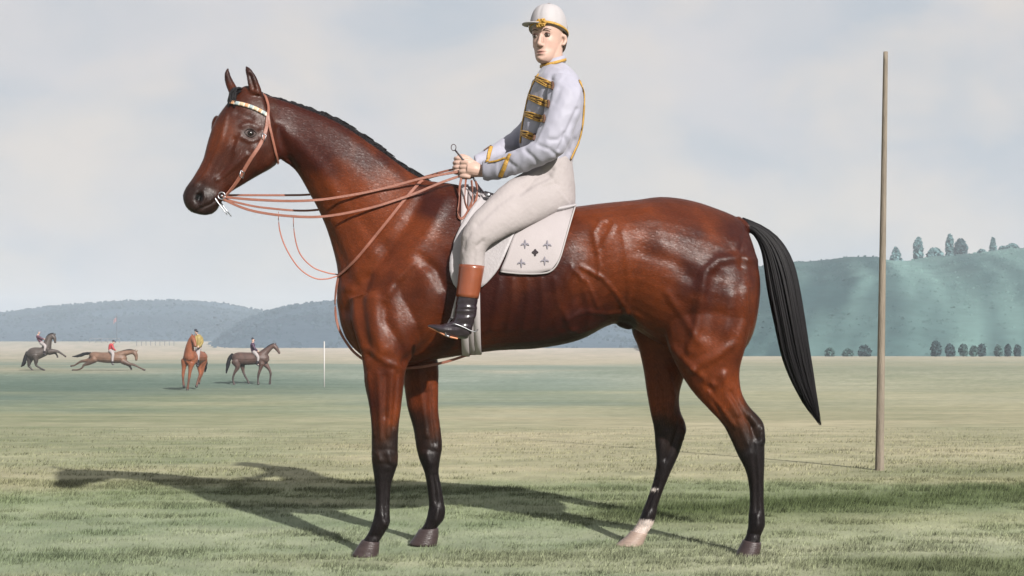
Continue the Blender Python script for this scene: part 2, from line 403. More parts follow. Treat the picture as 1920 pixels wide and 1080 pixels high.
parts = [scrub(HV1, 40000, 0.6, 1, scol1, -300, 700), scrub(HV2, 30000, 0.5, 2, scol1, 200, 1500), scrub(HV3, 45000, 0.22, 5, scol3, 1000, 2500)]
off = 0; vs, fs, cs_ = [], [], []
for v, f, c in parts: vs.append(v); fs.append(f + off); cs_.append(c); off += len(v)
o = mk('hill_scrub', np.vstack(vs), np.vstack(fs), M_leaf, attrs=np.vstack(cs_)); tag(o, kind='stuff')
nn = np.tile((0.1, -0.6, 0.8), (off, 1)) + rng.normal(0, .18, (off, 3)); nn /= np.linalg.norm(nn, axis=1)[:, None]; o.data.normals_split_custom_set_from_vertices(nn.tolist())

# ---- trees and bushes
M_bark = mat('bark', lin((96, 84, 70)), 0.9, 0.1, bump=0.5, bscale=8, var=0.3, vscale=4)
def tree(name, px, pyb, pyt, wpx, Y, shape, col, label, cat, group, n=520, leaf=0.30, trunk=0.14):
    base = P(px, pyb, Y); H = (pyb - pyt) * Y / F; Wd = wpx * Y / F / 2
    e = empty(name, base); g = np.random.default_rng(int(px * 7 + pyb))
    c0 = H * trunk; pts = []
    lob = g.normal(0, 1, (9, 3)); lob /= np.linalg.norm(lob, axis=1)[:, None]
    while len(pts) < n:
        t = g.random(); a = g.random() * 2 * np.pi
        if shape == 'cone': rad = (1 - t) ** 0.75 * 0.95 + 0.05
        elif shape == 'column': rad = min(1, 0.55 + t * 1.6, (1.02 - t) * 3.2) ** 0.8
        else: rad = math.sqrt(max(0.02, 1 - (2 * t - 0.85) ** 2 / 1.35))
        rr = rad * g.random() ** 0.35
        d = np.array((math.cos(a) * rr, math.sin(a) * rr, t * 2 - 1)); k = 0.80 + 0.26 * max(0, (lob @ d).max())
        if vn3(d * 2.6 + px) < 0.40: continue
        pts.append((d[0] * Wd * k, d[1] * Wd * k, c0 + t * (H - c0)))
    pts = np.array(pts) + base; s = leaf * Wd * (0.55 + 0.7 * g.random(n)) if False else leaf * (0.6 + 0.8 * g.random(n))
    u = g.normal(0, 1, (n, 3)); u /= np.linalg.norm(u, axis=1)[:, None]; w = np.cross(u, g.normal(0, 1, (n, 3))); w /= np.linalg.norm(w, axis=1)[:, None]
    v = np.empty((n, 4, 3)); s = s[:, None]
    v[:, 0] = pts - u * s - w * s * 0.5; v[:, 1] = pts + u * s * 0.3 - w * s * 0.7; v[:, 2] = pts + u * s + w * s * 0.4; v[:, 3] = pts - u * s * 0.4 + w * s * 0.7
    cl = col * (0.6 + 0.8 * g.random((n, 1)))
    mk('crown', v.reshape(-1, 3), np.arange(n * 4).reshape(-1, 4), M_leaf, e, attrs=np.repeat(cl, 4, 0))
    mb = MB(); r0 = max(0.12, Wd * 0.07)
    mb.add(*tube([base - (0, 0, 0.4), base + (0, 0, H * 0.3), base + (0.05 * Wd, 0, H * 0.8)], [r0, r0 * 0.8, r0 * 0.25], 7, 3))
    for q in range(4):
        a = q * 1.7 + px; z0 = H * (0.25 + 0.12 * q)
        mb.add(*tube([base + (0, 0, z0), base + (math.cos(a) * Wd * 0.5, math.sin(a) * Wd * 0.5, z0 + H * 0.18)], [r0 * 0.5, r0 * 0.15], 5, 2))
    mb.build('trunk', M_bark, e)
    tag(e, label, cat, group); return e
def vn3(p): return mnoise.noise(Vector(p)) * 0.5 + 0.5
TG = lin((98, 128, 130)); TD = lin((70, 94, 98)); TGP = 'trees along the top of the wooded hill'
for px, pb, pt, w, sh, lab, c in (
    (1680, 494, 465, 30, 'cone', 'small cone shaped tree on the hilltop just right of the tall post', TG),
    (1722, 492, 446, 17, 'column', 'tall narrow hilltop tree left of the low rounded one', TG),
    (1753, 489, 466, 30, 'round', 'low rounded hilltop tree between two tall narrow ones', TG),
    (1781, 485, 440, 13, 'column', 'tallest slim column shaped tree on the hilltop', TG),
    (1801, 484, 449, 25, 'round', 'dark round hilltop tree touching the tallest slim one', TD),
    (1841, 481, 469, 17, 'round', 'smallest low bush like tree on the hilltop', TG),
    (1862, 480, 447, 17, 'cone', 'pointed hilltop tree standing alone near the right edge', TG),
    (1880, 479, 463, 16, 'round', 'low greyish tree on the hilltop beside the pointed one', TG),
    (1898, 478, 458, 27, 'round', 'wide rounded hilltop tree nearest the right edge', TG)):
    tree('hilltop_tree', px, pb + 3, pt, w, 428, sh, c, lab, 'tree', TGP, n=800, leaf=0.46, trunk=0.06)
BGP = 'round trees in a row at the foot of the wooded hill'; BD = lin((54, 76, 78)); BL = lin((68, 94, 90))
for px, pb, pt, w, c, lab in (
    (1556, 672, 653, 17, BL, 'faint round tree at the hill foot nearest the horse tail'),
    (1590, 673, 655, 20, BL, 'middle one of three round trees left of the tall post'),
    (1621, 673, 648, 24, BD, 'largest round tree just left of the tall post'),
    (1755, 671, 640, 20, BD, 'tallest dark round tree at the hill foot right of the tall post'),
    (1782, 671, 646, 18, BD, 'dark egg shaped tree second in the row right of the tall post'),
    (1806, 670, 646, 16, BL, 'round tree third in the row right of the tall post'),
    (1826, 670, 649, 15, BL, 'left one of two small bushy trees that touch in the row'),
    (1841, 670, 646, 15, BD, 'right one of two small bushy trees that touch in the row'),
    (1872, 670, 648, 14, BL, 'small pale green tree third from the right end of the row'),
    (1890, 670, 646, 11, BD, 'thin dark upright tree second from the right end of the row'),
    (1908, 670, 647, 12, BD, 'small dark tree at the right end of the row')):
    tree('round_tree', px, pb, pt, w, 246, 'round', c, lab, 'tree', BGP, n=420, leaf=0.24, trunk=0.14)

# ---- posts, rails, flag
M_wood = mat('weathered_wood', lin((112, 103, 92)), 0.75, 0.2, bump=0.5, bscale=30, var=0.30, vscale=9, stretch=(4, 4, 0.5))
M_white = mat('white_paint', (0.36, 0.35, 0.34), 0.5, 0.3)
Yp = 9.47; pb = P(1649, 879, Yp)
mb = MB()
pts = [P(1649 + (1660.5 - 1649) * t, 879 - (879 - 97) * t, Yp) for t in (0, 0.03, 0.3, 0.6, 0.9, 1.0)]
pts[0] = pts[0] - (0, 0, 0.05)
mb.add(*tube(pts, [0.035, 0.0285, 0.0245, 0.0205, 0.0165, 0.015], 16, 4))
tp = mb.build('winning_post', M_wood, origin=pb); tag(tp, 'tall bare wooden pole standing alone in the turf right of the horse', 'post')
Yw = 66.0; b = P(608, 727, Yw); b[2] = ground_z(b[0], b[1])
mb = MB(); mb.add(*tube([b - (0, 0, 0.2), P(608, 640, Yw)], 0.028, 8)); o = mb.build('white_post', M_white, origin=b)
tag(o, 'thin white post standing on the turf left of the big horse', 'post')
Yf = 590.0; b = P(219, 626, Yf); e = empty('flag_pole', b)
mb = MB(); mb.add(*tube([b - (0, 0, 3), P(219, 588, Yf)], 0.12, 6)); mb.build('pole', mat('dark_pole', (0.03, 0.03, 0.035), 0.6), e)
fv = []; 
for i in range(9):
    for j in range(5):
        p = P(218.5 - i * 0.75, 594 + j * 1.9 + i * 0.8, Yf); p[1] += 0.25 * math.sin(i * 1.1); fv.append(p)
mk('flag', fv, [(i * 5 + j, i * 5 + j + 1, i * 5 + j + 6, i * 5 + j + 5) for i in range(8) for j in range(4)], mat('pink_cloth', lin((120, 88, 92)), 0.8), e)
tag(e, 'far dark flagpole with a faded pink flag below the hill', 'flagpole')
M_rail = mat('rail_paint', (0.10, 0.10, 0.11), 0.6)
def rails(px0, px1, pyr, pyb, Y, n, label):
    b = P((px0 + px1) / 2, pyb, Y); b[2] = ground_z(b[0], b[1]); e = empty('rail_fence', b)
    mk('rail', *box((P(px0, pyr, Y) + P(px1, pyr, Y)) / 2, ((px1 - px0) * Y / F / 2, 0.07, 0.10)), M_rail, e, smooth=False)
    for i in range(n):
        p = P(px0 + (px1 - px0) * i / (n - 1), pyr, Y); zb = ground_z(p[0], Y) - 0.2
        mk('fence_post', *box((p[0], Y + 0.15, (zb + p[2]) / 2), (0.08, 0.08, (p[2] - zb) / 2)), M_rail, e, smooth=False)
    tag(e, label, 'fence')
rails(168, 224, 635, 641, 545, 6, 'far dark rail fence above the red coated rider')
rails(256, 326, 638.5, 644, 470, 9, 'far low rail fence left of the rider in yellow')
# ================================================================ THE BIG HORSE
Y0 = 6.5
M_coat = mat('horse_coat', (0, 0, 0), 0.41, 0.17, bump=0.10, bscale=260, var=0.16, vscale=45, attr=True, sheen=0.03)
_t = M_coat.node_tree; _n = N(_t, 'ShaderNodeTexNoise'); _n.inputs['Scale'].default_value = 22; _n.inputs['Detail'].default_value = 8; _n.inputs['Roughness'].default_value = 0.7
_t.links.new(_t.nodes['Mapping'].outputs[0], _n.inputs['Vector']); _t.links.new(ramp(_t, _n.outputs['Fac'], [(0.3, 0.30), (0.7, 0.56)]), _t.nodes['Principled BSDF'].inputs['Roughness'])
M_hair = mat('black_hair', lin((20, 18, 20)), 0.5, 0.16, var=0.35, vscale=60, stretch=(3, 3, 0.4))
M_hoof = mat('hoof_horn', lin((52, 42, 42)), 0.35, 0.35, bump=0.3, bscale=60, var=0.25, vscale=14, stretch=(1, 1, 5))
M_hoofpale = mat('pale_hoof_horn', lin((138, 120, 110)), 0.45, 0.4, bump=0.3, bscale=60, var=0.2, vscale=14, stretch=(1, 1, 5))
H = MB()
trunk = [(497, 178, 528, 300, -.02, .066, .9), (549, 195, 556, 322, 0, .070, .9), (613, 220, 582, 366, 0, .080, .95), (656, 243, 601, 402, 0, .092, 1), (717, 285, 618, 446, 0, .108, 1.05),
         (787, 333, 633, 508, 0, .135, 1.1), (850, 345, 633, 575, 0, .175, 1.1), (900, 356, 656, 645, 0, .205, 1.05), (932, 372, 726, 688, 0, .225, 1), (965, 388, 830, 672, 0, .24, .95),
         (1010, 393, 925, 658, 0, .26, .9), (1065, 390, 1010, 653, 0, .275, .85), (1130, 382, 1085, 638, 0, .28, .85), (1190, 376, 1160, 606, 0, .265, .9), (1240, 369.5, 1230, 640, 0, .265, 1.05),
         (1290, 375, 1300, 668, 0, .27, 1.15), (1340, 390, 1362, 680, 0, .255, 1.2), (1386, 411, 1404, 640, 0, .20, 1.2), (1402, 440, 1422, 560, 0, .12, 1.1), (1404, 470, 1420, 520, 0, .05)]
H.add(*loft(trunk, Y0, 40, 6))
head = [(486, 163, 528, 262, -.03, .070), (456, 163, 522, 300, -.04, .088, .95), (428, 194, 508, 315, -.055, .097, .85), (405, 228, 482, 330, -.075, .092, .8), (392, 262, 457, 345, -.09, .074, .85),
        (381, 300, 434, 359, -.105, .060, .95), (363, 332, 421, 370, -.12, .054, 1.05), (349, 352, 412, 384, -.13, .055, 1.05), (343.5, 368, 400, 395, -.135, .052, 1), (348, 386, 388, 403, -.138, .042), (358, 397, 374, 402, -.14, .02)]
H.add(*loft(head, Y0, 32, 5))
H.add(*loft([(400, 380, 412, 378, -.125, .030), (392, 396, 408, 391, -.125, .030), (380, 402, 397, 401, -.13, .026)], Y0, 16, 4))      # chin
H.add(*loft([(468, 176, 493, 178, -.085, .022), (465, 158, 487, 160, -.09, .021), (462, 141, 480, 143, -.095, .016), (460, 129, 470, 129, -.095, .010), (460, 123.5, 463, 124, -.09, .004)], Y0, 16, 4))   # ears
H.add(*loft([(434, 184, 450, 172, .055, .020), (425, 163, 441, 158, .07, .019), (421, 146, 434, 145, .075, .014), (423, 133, 430, 134, .08, .009), (427, 127.5, 429, 128, .08, .004)], Y0, 16, 4))
H.add(*ball(P(407, 240, Y0 + .01), (.026, .03, .058)))                                   # far brow
fore_n = [(652, 560, 800, 520, -.10, .105), (662, 610, 800, 600, -.125, .105), (674, 650, 782, 650, -.14, .090), (681.5, 690, 762, 690, -.145, .072), (684, 721, 757, 722, -.147, .062), (692.5, 762, 752.5, 760, -.148, .052), (696.5, 800, 747.5, 800, -.148, .044),
          (697, 835, 746, 836, -.148, .043), (697, 862, 746, 866, -.148, .044), (700, 884, 739, 890, -.148, .036), (703, 910, 733, 910, -.148, .029), (704.5, 940, 731, 940, -.148, .027), (702, 964, 731, 966, -.148, .031), (697, 983, 730.5, 982, -.148, .036), (690, 1000, 720, 1001, -.148, .031), (681, 1013, 709, 1018, -.148, .034), (676, 1022, 707, 1028, -.148, .036)]
H.add(*loft(fore_n, Y0, 24, 5))
fore_f = [(690, 610, 800, 600, .11, .10), (720, 650, 815, 650, .13, .085), (752, 690, 822, 688, .135, .068), (757.5, 721, 822, 721.5, .137, .058), (764, 764, 822, 770, .137, .048), (775, 803, 826, 803, .137, .041),
          (780, 835, 829, 836, .137, .041), (786, 860, 825, 862, .137, .041), (796, 886, 822.5, 886, .137, .033), (801.5, 917, 828, 915, .137, .027), (804, 945, 832, 940, .137, .026), (802, 962, 835, 958, .137, .032), (797, 980, 831, 975, .137, .034), (788, 994, 819, 990, .137, .031), (785, 1000, 819, 1000, .137, .035)]
H.add(*loft(fore_f, Y0, 24, 5))
hind_n = [(1330, 405, 1380, 420, -.02, .04), (1275, 455, 1410, 455, -.065, .125), (1252, 520, 1421, 520, -.115, .115), (1243, 590, 1411, 590, -.135, .118), (1252, 645, 1399, 645, -.145, .105), (1272, 692, 1387, 690, -.145, .083), (1298, 733, 1389, 730, -.142, .064), (1330, 768, 1403, 760, -.14, .054), (1353, 793, 1426, 785, -.14, .046), (1366, 815, 1433, 802, -.14, .042),
          (1383, 852, 1433.5, 830, -.14, .042), (1398, 882, 1433, 868, -.14, .035), (1404.5, 912, 1432, 908, -.14, .029), (1406, 942, 1432, 942, -.14, .027), (1404, 964, 1433.5, 964, -.14, .031), (1403, 985, 1434, 984, -.14, .036), (1399, 1004, 1427, 1003, -.14, .032), (1394, 1014, 1424, 1018, -.14, .035), (1391, 1024, 1422, 1030, -.14, .037)]
H.add(*loft(hind_n, Y0, 26, 5))
hind_f = [(1190, 560, 1320, 560, .11, .10), (1184, 615, 1310, 620, .13, .10), (1197, 652, 1298, 660, .135, .09), (1206, 690, 1283, 705, .137, .074), (1212, 730, 1274, 738, .137, .060), (1219, 770, 1275, 768, .137, .049), (1226, 803, 1286, 798, .137, .042),
          (1229, 838, 1283, 818, .137, .041), (1231, 866, 1273, 850, .137, .038), (1226, 898, 1256, 888, .137, .029), (1217, 926, 1243, 920, .137, .026), (1208, 950, 1234, 946, .137, .027), (1201, 968, 1230, 966, .137, .033), (1193, 984, 1224, 984, .137, .032), (1185, 996, 1212, 1001, .137, .034), (1182, 1004, 1209, 1009, .137, .036)]
H.add(*loft(hind_f, Y0, 26, 5))
H.add(*loft([(1150, 600, 1160, 612, 0, .03), (1168, 598, 1178, 618, 0, .038), (1186, 598, 1190, 614, 0, .03)], Y0, 14, 4))        # sheath
H.add(*loft([(1383, 405, 1390, 432, 0, .04), (1405, 418, 1402, 436, 0, .03), (1420, 428, 1416, 440, 0, .02)], Y0, 14, 4))     # dock
hv, hq, he = remesh(H, 0.0062, 10)

# ---- muscles, bones, veins: relief along lines seen on the near side, mirrored to the off side
Dm = [  # (line, half width px, height m)
    ([(538, 305), (570, 345), (598, 405), (628, 465), (650, 520)], 13, -.010), ([(560, 325), (590, 385), (612, 440), (640, 500)], 8, .006),
    ([(508, 225), (555, 265), (600, 315), (645, 390), (700, 470)], 15, .008), ([(520, 200), (600, 240), (680, 300), (760, 370)], 20, -.006),
    ([(522, 240), (540, 300)], 8, -.008), ([(650, 400), (690, 440), (720, 470)], 22, -.010),
    ([(800, 350), (765, 415), (715, 478), (672, 535), (650, 580)], 14, -.014), ([(835, 370), (795, 445), (745, 515), (722, 560)], 16, .010),
    ([(722, 560), (740, 530), (770, 500), (790, 485)], 9, .008), ([(790, 485), (815, 505), (836, 545), (834, 590), (815, 630), (780, 665), (760, 682)], 11, -.012),
    ([(795, 520), (800, 560), (785, 605)], 22, .010), ([(722, 560), (722, 600), (745, 640), (762, 680)], 10, -.010),
    ([(690, 520), (675, 570), (682, 620), (692, 665)], 10, -.010), ([(660, 560), (662, 610), (675, 650)], 9, .008), ([(700, 560), (702, 620), (715, 655)], 14, .010),
    ([(690, 655), (725, 680), (760, 690)], 7, .007), ([(650, 540), (690, 560)], 8, .004), ([(845, 470), (858, 540), (850, 600), (838, 640)], 10, .006),
    ([(790, 672), (880, 655), (1000, 640), (1080, 618)], 7, .004),
    ([(1108, 470), (1105, 520), (1085, 560)], 34, -.020), ([(1118, 462), (1112, 436), (1124, 414), (1144, 408), (1150, 420), (1138, 444), (1120, 470)], 5, .005),
    ([(1120, 470), (1124, 500), (1122, 520)], 4, .004), ([(1165, 430), (1172, 470), (1178, 530), (1176, 580)], 6, .003),
    ([(1072, 500), (1058, 540), (1052, 578), (1066, 604)], 6, .006), ([(1075, 505), (1100, 530), (1120, 575)], 4.5, .005), ([(1090, 500), (1130, 522), (1158, 555), (1178, 588)], 5, .006),
    ([(1060, 600), (1100, 585), (1140, 588), (1175, 586)], 5, .005), ([(1060, 610), (1085, 625), (1120, 615)], 5, .004),
    ([(1420, 488), (1385, 482), (1345, 488), (1320, 512), (1312, 560), (1306, 610), (1292, 655)], 10, .011), ([(1345, 520), (1336, 570), (1330, 625)], 20, -.010), ([(1290, 520), (1285, 580), (1272, 640)], 22, -.008),
    ([(1190, 590), (1225, 628), (1270, 662), (1298, 690)], 8, .008), ([(1397, 540), (1394, 600), (1380, 640), (1340, 668), (1300, 690)], 9, .010), ([(1375, 560), (1365, 620)], 18, .008),
    ([(1300, 690), (1325, 715), (1345, 722), (1358, 700)], 7, .006), ([(1325, 715), (1340, 750), (1352, 775)], 7, -.006), ([(1355, 705), (1365, 745), (1385, 775)], 8, .006),
    ([(1200, 470), (1260, 490), (1300, 520)], 16, -.006), ([(1215, 395), (1235, 420), (1240, 460)], 22, .008), ([(1400, 430), (1388, 470), (1390, 500)], 6, -.006), ([(1250, 550), (1290, 610), (1310, 640)], 8, .006),
    ([(1428, 800), (1432, 828)], 4, .007), ([(1404, 786), (1419, 822)], 5, -.009), ([(1392, 856), (1408, 850)], 6, .003), ([(1420, 965), (1420, 985)], 5, .006), ([(1408, 1000), (1424, 1002)], 4, -.004),
    ([(710, 842), (734, 844)], 4, -.002), ([(712, 868), (732, 871)], 4, -.002), ([(708, 850), (712, 862)], 5, .006), ([(728, 850), (732, 864)], 5, .006), ([(718, 968), (722, 984)], 6, .006), ([(692, 1004), (716, 1006)], 4, -.004),
    ([(690, 700), (696, 760), (702, 815)], 4, .004), ([(745, 700), (741, 750), (736, 800)], 4, -.005), ([(1330, 735), (1356, 770), (1380, 800)], 5, .006), ([(1370, 735), (1392, 775), (1412, 800)], 5, -.008),
    # near fore and hind limbs
    ([(708, 700), (712, 760), (714, 820)], 5, .005), ([(735, 698), (732, 750), (728, 815)], 5, .006), ([(722, 705), (722, 780)], 5, -.006), ([(726, 885), (722, 930), (722, 972)], 3, -.005), ([(712, 890), (712, 960)], 4, .003), ([(738, 868), (744, 872)], 5, .004),
    ([(1410, 800), (1414, 850), (1418, 900), (1419, 960)], 4, -.005), ([(1425, 802), (1426, 830)], 4, .005), ([(1385, 790), (1400, 830)], 5, .005),
    # head
    ([(462, 290), (436, 314), (408, 336)], 5, .006), ([(440, 262), (428, 300), (412, 330)], 7, -.006), ([(500, 255), (514, 285), (505, 308)], 10, .006), ([(480, 280), (478, 312)], 13, .008), ([(446, 212), (470, 222)], 9, -.006),
    ([(455, 236), (468, 231), (484, 240)], 5, .004), ([(456, 258), (470, 265), (484, 260)], 4, .005), ([(452, 252), (446, 262), (440, 285)], 4, .004), ([(425, 215), (412, 270), (385, 325), (365, 345)], 5, .005),
    ([(374, 364), (372, 374)], 6.5, -.020), ([(368, 360), (380, 358), (384, 370), (378, 384)], 3.5, .006), ([(368, 396), (382, 388), (396, 382), (408, 372)], 2.6, -.006), ([(380, 345), (400, 355)], 8, -.004),
    ([(468, 140), (476, 165)], 4.5, -.012)]
for k in range(7):
    x = 935 + 26 * k; Dm.append(([(x, 525), (x - 4 + 3 * k, 560 + 4 * k), (x - 14 + 4 * k, 615)], 7, .0045))
ym = Y0 - np.abs(hv[:, 1] - Y0); pp = np.column_stack([960 + F * hv[:, 0] / ym, HOR - F * (hv[:, 2] - CH) / ym])
hn = vnormals(hv, hq); wn = np.clip(np.abs(hn[:, 1]) * 1.6, 0, 1)
inner = (np.abs(hv[:, 1] - Y0) < 0.10) & (pp[:, 1] > 690)            # inner faces of the legs stay plain
disp = np.zeros(len(hv))
for line, w, a in Dm:
    L = np.array(line, float); lo = L.min(0) - 3 * w; hi = L.max(0) + 3 * w
    sel = np.where(((pp > lo) & (pp < hi)).all(1) & ~inner)[0]
    if len(sel): disp[sel] += 1.05 * a * np.exp(-(poly_dist(pp[sel], L) / (w * .92)) ** 2)
Df = [  # limbs on the off side, seen between the near ones
    ([(1250, 690), (1262, 740), (1256, 790)], 6, .007), ([(1232, 700), (1240, 770), (1250, 800)], 5, -.007), ([(1275, 790), (1262, 830), (1248, 860)], 4, -.007), ([(1282, 806), (1278, 822)], 4, .007), ([(1240, 830), (1236, 870)], 5, .005), ([(1232, 900), (1214, 955)], 3, -.005), ([(1216, 960), (1210, 980)], 5, .006),
    ([(785, 700), (795, 770), (800, 815)], 6, .006), ([(805, 700), (808, 780), (815, 830)], 4, -.006), ([(796, 842), (818, 846)], 4, -.002), ([(800, 850), (806, 868)], 6, .006), ([(812, 890), (818, 940)], 3, -.005), ([(820, 955), (816, 974)], 5, .006)]
pr = np.column_stack([960 + F * hv[:, 0] / hv[:, 1], HOR - F * (hv[:, 2] - CH) / hv[:, 1]]); off_ = (hv[:, 1] > Y0 + .03) & (pr[:, 1] > 690)
for line, w, a in Df:
    L = np.array(line, float); lo = L.min(0) - 3 * w; hi = L.max(0) + 3 * w; sel = np.where(((pr > lo) & (pr < hi)).all(1) & off_ & (hn[:, 1] < 0))[0]
    if len(sel): disp[sel] += 1.2 * a * np.exp(-(poly_dist(pr[sel], L) / w) ** 2)
hv = hv + hn * (disp * wn)[:, None]
hv = taubin(hv, he, 2)
# ---- coat colour: bay with black points
pf = np.column_stack([960 + F * hv[:, 0] / hv[:, 1], HOR - F * (hv[:, 2] - CH) / hv[:, 1]]); z = hv[:, 2]
nz = fbm(hv[:, 0] * 9 + hv[:, 1] * 7, z * 9, 3) - 0.5; nz2 = fbm(hv[:, 0] * 46 + hv[:, 1] * 31, z * 40, 3) - 0.5
bay = lin((122, 54, 32)); dark = lin((72, 28, 20)); red = lin((168, 82, 40)); black = lin((30, 24, 26))
nz0 = fbm(hv[:, 0] * 3.2 + hv[:, 1] * 2 + 5, z * 3.2, 3) - 0.5
k = np.clip(0.5 + 1.2 * nz + 3.6 * nz0, 0, 1)[:, None]; c = red * k + (bay * 0.45 + dark * 0.55) * (1 - k)
low = smoothstep(900, 1200, pf[:, 0])[:, None] * (1 - smoothstep(390, 430, pf[:, 1]))[:, None]; c = c * (1 - 0.5 * low) + red * 0.5 * low  # croup top tinted brighter: light painted into the coat
body = np.exp(-((pf[:, 0] - 960) / 200) ** 2 - ((pf[:, 1] - 580) / 90) ** 2)[:, None]; c = c * (1 - 0.55 * body) + dark * 0.55 * body  # rib area darkened: shading painted into the coat colour
fore = hv[:, 0] < 0.1
pt = np.where(fore, smoothstep(0.72, 0.40, z + 0.30 * nz), smoothstep(0.76, 0.40, z + 0.26 * nz - 0.12 * smoothstep(1385, 1430, pf[:, 0])))
pt = np.where(z < 0.8, pt, 0)[:, None]; c = c ** (1 - pt) * (black * 2.0) ** pt
mz = (1 - smoothstep(28, 62, np.hypot(pf[:, 0] - 368, pf[:, 1] - 384)))[:, None]; c = c * (1 - mz) + lin((42, 42, 46)) * mz
hd = ((pf[:, 0] < 520) & (pf[:, 1] < 420))[:, None] * 0.30; c = c * (1 - hd) + lin((110, 66, 48)) * hd
ear = smoothstep(165, 145, pf[:, 1])[:, None] * (pf[:, 0] < 500)[:, None] * 0.75; c = c * (1 - ear) + lin((58, 42, 44)) * ear
eyer = np.exp(-(np.hypot((pf[:, 0] - 469) / 17, (pf[:, 1] - 249) / 12)) ** 2)[:, None] * 0.35; c = c * (1 - eyer) + lin((30, 24, 24)) * eyer
nos = np.exp(-(np.hypot(pf[:, 0] - 373, pf[:, 1] - 370) / 8) ** 4)[:, None]; c = c * (1 - nos) + lin((14, 12, 14)) * nos
sh = (np.hypot(pf[:, 0] - 1174, pf[:, 1] - 608) < 19)[:, None] * 0.8; c = c * (1 - sh) + black * sh
farh = (hv[:, 1] > Y0) & (hv[:, 0] > 0.3)
sock = (farh & (z + 0.04 * nz2 < 0.14)).astype(float)[:, None]; c = c * (1 - sock) + lin((166, 156, 152)) * sock
scar = (farh & (np.hypot((pf[:, 0] - 1226) / 9, (pf[:, 1] - 917) / 3) < 1)).astype(float)[:, None]; c = c * (1 - scar) + lin((160, 154, 150)) * scar
c = c * (1 + 0.35 * nz2[:, None])
horg = (0.2, Y0, 0.0)
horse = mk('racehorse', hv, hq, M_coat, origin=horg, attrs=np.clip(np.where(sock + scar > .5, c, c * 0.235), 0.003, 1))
tag(horse, 'large bay horse with black legs standing side on, carrying the jockey in white', 'horse')
# ---- the coat itself: short hairs lying along the body
NH = 330000; g = np.random.default_rng(21); fi = g.integers(0, len(hq), NH); uu = g.random((NH, 1)); vv = g.random((NH, 1))
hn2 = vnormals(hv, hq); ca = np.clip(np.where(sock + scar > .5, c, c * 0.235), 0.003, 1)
def bil(A): q = A[hq[fi]]; return (q[:, 0] * (1 - uu) + q[:, 1] * uu) * (1 - vv) + (q[:, 3] * (1 - uu) + q[:, 2] * uu) * vv
hp, hnn, hc = bil(hv), bil(hn2), bil(ca); hnn /= np.linalg.norm(hnn, axis=1)[:, None]
px_ = 960 + F * hp[:, 0] / hp[:, 1]; py_ = HOR - F * (hp[:, 2] - CH) / hp[:, 1]
leg = smoothstep(.95, .70, hp[:, 2])[:, None]; hd_ = ((px_ < 530) & (py_ < 420))[:, None]
fl_ = np.where(hd_, np.array((-.55, 0, -.80)), np.array((.92, 0, -.42))) * (1 - leg) + np.array((.12, 0, -1.0)) * leg
sw_ = (fbm(hp[:, 0] * 5 + 3, hp[:, 2] * 5, 2) - .5)[:, None]; fl_ = fl_ + sw_ * np.array((.5, 0, 1.2)) + g.normal(0, .13, (NH, 3))
fl_ -= hnn * (fl_ * hnn).sum(1)[:, None]; fl_ /= np.linalg.norm(fl_, axis=1)[:, None] + 1e-9; sd_ = np.cross(hnn, fl_)
hl_ = g.uniform(.008, .017, (NH, 1)) * (1 - .35 * hd_); hw2 = g.uniform(.0006, .0012, (NH, 1))
keep = ~((np.hypot(px_ - 469.5, py_ - 249.5) < 13) | (np.hypot(px_ - 373, py_ - 370) < 10)); 
fv = np.empty((NH, 3, 3)); fv[:, 0] = hp + sd_ * hw2 + hnn * .0003; fv[:, 1] = hp - sd_ * hw2 + hnn * .0003; fv[:, 2] = hp + fl_ * hl_ + hnn * g.uniform(.0008, .0022, (NH, 1))
fv = fv[keep]; hc = (hc * g.uniform(.95, 1.70, (NH, 1)) * np.array([1.06, 1, .94]))[keep]; fn = (hnn + g.normal(0, .07, (NH, 3)))[keep]; fn /= np.linalg.norm(fn, axis=1)[:, None]; nk_ = len(fv)
M_fur = mat('coat_hair', (0, 0, 0), 0.40, 0.26, attr=True)
cf = mk('coat_hair', fv.reshape(-1, 3), np.arange(nk_ * 3).reshape(-1, 3), M_fur, horse, attrs=np.repeat(np.clip(hc, .003, 1), 3, 0)); tag(cf, kind='stuff')
cf.data.normals_split_custom_set_from_vertices(np.repeat(fn, 3, 0).tolist())
HB = BVHTree.FromPolygons([tuple(v) for v in hv], [tuple(int(i) for i in q) for q in hq])
EYE = Vector((0, 0, CH))
def proj(px, py, off=0.004, bvh=None):
    """point on the near surface seen there, lifted by off; None where the surface is missed"""
    d = (Vector(P(px, py, Y0)) - EYE).normalized(); h = (bvh or HB).ray_cast(EYE, d)
    if h[0] is None: return None, None
    n = h[1] if h[1].dot(d) < 0 else -h[1]
    return np.array(h[0] + n * off), np.array(n)
def mirror(p):
    """the same spot on the off side of the horse"""
    q = np.array(p, float); q[1] = 2 * Y0 - q[1]; return q
def resample(pts, n):
    p = cr(pts, 8); s = np.concatenate([[0], np.cumsum(np.linalg.norm(np.diff(p, axis=0), axis=1))])
    return np.column_stack([np.interp(np.linspace(0, s[-1], n), s, p[:, k]) for k in range(p.shape[1])])
